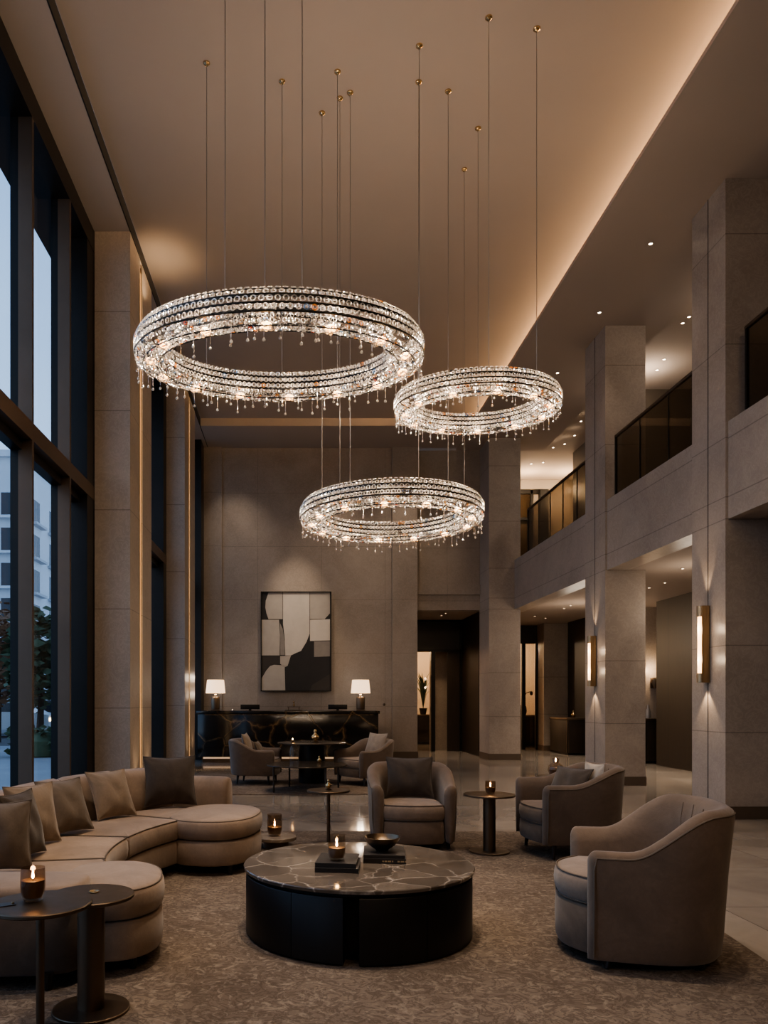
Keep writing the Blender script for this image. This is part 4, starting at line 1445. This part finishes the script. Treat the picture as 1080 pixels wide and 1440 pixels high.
# ------------------------------------------------------------------ hall furniture
def console(label, x0, x1, y0, y1, h, mat='wood2'):
    t = thing('console_table', label, 'console', ((x0 + x1) / 2, (y0 + y1) / 2, 0), 0, 'hall consoles')
    a, b = (x1 - x0) / 2, (y1 - y0) / 2
    MB().box(-a - .03, a, -b - .03, b, h - .05, h, .004).build('table_top', M['bronze_dark'], t)
    MB().box(-a, a, -b, b, .06, h - .05, .003).build('cabinet', M[mat], t)
    MB().box(-a + .03, a - .02, -b + .03, b - .02, 0, .06).build('plinth', M['black'], t)
    MB().box(-a - .004, -a, -b + .05, -b + .07, .06, h - .05).box(-a - .004, -a, b - .07, b - .05, .06, h - .05).box(-a + .02, -a + .04, -b - .004, -b, .06, h - .05).build('edge_trim', M['bronze'], t)
    return t
console('dark console by the panelled wall beyond the second column', 6.86, 7.36, 19.6, 20.95, .95)
ornament('small ornament on the dark console beyond the second column', 7.1, 19.85, .9505, 1.2)
console('dark console in the pale niche past the wood panelling', 7.66, 8.14, 17.0, 17.5, 1.0)
vs_ = thing('bottle_vase', 'pale bottle vase on the console in the pale niche', 'vase', (7.83, 17.2, 1.0005))
MB().lathe([(0, 0), (.05, 0), (.055, .12), (.05, .18), (.02, .23), (.022, .30), (.016, .30), (.014, .23), (0, .2)], 24).build('body', plain('pale_ceramic', (.4, .35, .3), .4), vs_, angle=60)
console('dark sideboard in the bright room beyond the far column', 6.05, 7.6, 23.6, 24.1, .95)
fv = thing('flower_vase', 'dark vase with a drooping branch on the far sideboard', 'vase', (6.95, 23.8, .9505))
MB().lathe([(0, 0), (.09, 0), (.12, .12), (.10, .26), (.05, .32), (.06, .36), (.05, .36), (.04, .32), (0, .3)], 24).build('body', M['black'], fv, angle=60)
MB().tube([(0, 0, .3), (.02, 0, .5), (.1, 0, .68), (.22, 0, .72), (.3, 0, .66)], .012, 6).lathe([(0, .62), (.05, .66), (.04, .74), (0, .76)], 10, (.26, 0, -.02)).build('branch', M['bark'], fv)
console('dark sideboard in the corridor room behind the glass screen', 3.7, 4.6, 24.6, 25.1, .95)
def plant(label, x, y, z, n, r, h):
    t = thing('potted_plant', label, 'plant', (x, y, z), 0, 'corridor plants')
    MB().lathe([(0, 0), (.09, 0), (.13, .2), (.12, .2), (.1, .16), (0, .16)], 20).build('pot', M['black'], t)
    mb = MB()
    rn = random.Random(int(x * 100))
    for k in range(n):
        a = rn.random() * 6.28; l = h * (.6 + .5 * rn.random()); o = r * (.5 + .6 * rn.random())
        p0, p1, p2 = Vector((0, 0, .16)), Vector((math.cos(a) * o * .3, math.sin(a) * o * .3, .16 + l * .7)), Vector((math.cos(a) * o, math.sin(a) * o, .16 + l))
        s = Vector((-math.sin(a), math.cos(a), 0)) * .035
        mb.add([p0, p1 - s, p2, p1 + s], [(0, 1, 2, 3)])
    mb.build('foliage', M['leaf_i'], t)
plant('tall leafy plant on the sideboard behind the corridor glass', 4.02, 24.8, .9505, 40, .35, 1.1)
plant('round bushy plant on the sideboard behind the corridor glass', 4.42, 24.85, .9505, 50, .22, .4)

# ------------------------------------------------------------------ lamps without a visible fixture in the frame, and some added fills
K = 2.0
for (x, y, w, dg) in ((-1.4, 5.4, 190, 46), (.35, 4.6, 230, 40), (-.5, 6.6, 110, 44), (1.7, 4.3, 90, 40), (1.5, 7.0, 120, 44), (-.2, 3.0, 60, 46), (2.6, 6.4, 60, 44)):
    spot('ceiling_spot', (x, y - .3, ZM - .06), w * K, dg, (x, y, 0), WARM2, .09, .8)
for (x, y, w) in ((-.7, 12.6, 90), (1.1, 12.7, 90), (.2, 13.4, 60), (.2, 10.2, 60), (3.2, 10.5, 60), (3.2, 14.5, 60)):
    spot('ceiling_spot', (x, y, ZM - .06), w * K, 50, (x, y, 0), WARM2, .08, .8)
spot('picture_spot', (-.06, 16.6, ZS - .05), 380, 30, (-.06, 18.6, 3.2), WARM2, .05, .9)
for x in (-1.5, .9, 2.5):
    spot('wall_wash', (x, 17.6, ZS - .05), 75, 70, (x, 18.9, 2.0), WARM2, .08, 1.0)
for y in (10.4, 11.2, 15.2, 16.0):
    spot('pier_wash', (-2.05, y, .10), 10, 60, (-2.2, y, 6), WARM, .03, .8)
spot('pier_top', (-2.02, 10.95, 7.0), 9, 110, (-2.05, 11.0, 8), WARM, .03, .8)
for (x, y) in ((3.6, 5.2), (4.0, 7.4), (3.4, 9.6), (3.6, 12.4)):
    spot('ceiling_spot', (x, y, ZS - .06), 110, 56, (x, y, 0), WARM2, .1, .9)  # no fixtures here, added to brighten the floor on the gallery side
for (x, y) in ((6.3, 13.6), (6.6, 15.4), (5.9, 16.6), (6.2, 19.3)):
    spot('hall_floor_fill', (x, y, 3.48), 90, 80, (x, y, 0), WARM2, .06, .8)  # added fill that brightens the hall floor, no fixture of its own
# far rooms
point('far_room_lamp', (6.7, 25.6, 3.2), 150, WARM, .1)
point('far_room_lamp', (3.3, 25.4, 3.2), 150, WARM, .1)
spot('corridor_lamp', (3.6, 20.3, 3.55), 45, 110, None, WARM, .1)
point('gallery_end_lamp', (6.3, 21.2, 7.2), 40, WARM, .1)
point('gallery_end_lamp', (7.4, 21.2, 7.2), 36, WARM, .1)
point('gallery_lamp', (6.9, 11.4, 7.3), 18, WARM2, .15)
point('gallery_lamp', (6.6, 14.6, 7.3), 18, WARM2, .15)
point('hall_lamp', (6.3, 12.0, 2.9), 13, WARM2, .4)
point('hall_lamp', (6.2, 16.8, 2.8), 15, WARM2, .4)
# added fill light for the soft ambient of the unseen lobby behind the camera
area('lobby_fill', (2.0, -3.5, 6.8), (1.5, 8, 2.0), 85, 5, 2, WARM)

S.view_settings.view_transform = 'AgX'
S.view_settings.look = 'AgX - Medium High Contrast'
S.view_settings.exposure = 0.9
S.cycles.use_denoising = True
S.cycles.max_bounces = 8
S.cycles.transparent_max_bounces = 16
S.cycles.sample_clamp_indirect = 6
S.cycles.caustics_reflective = False
S.cycles.caustics_refractive = False
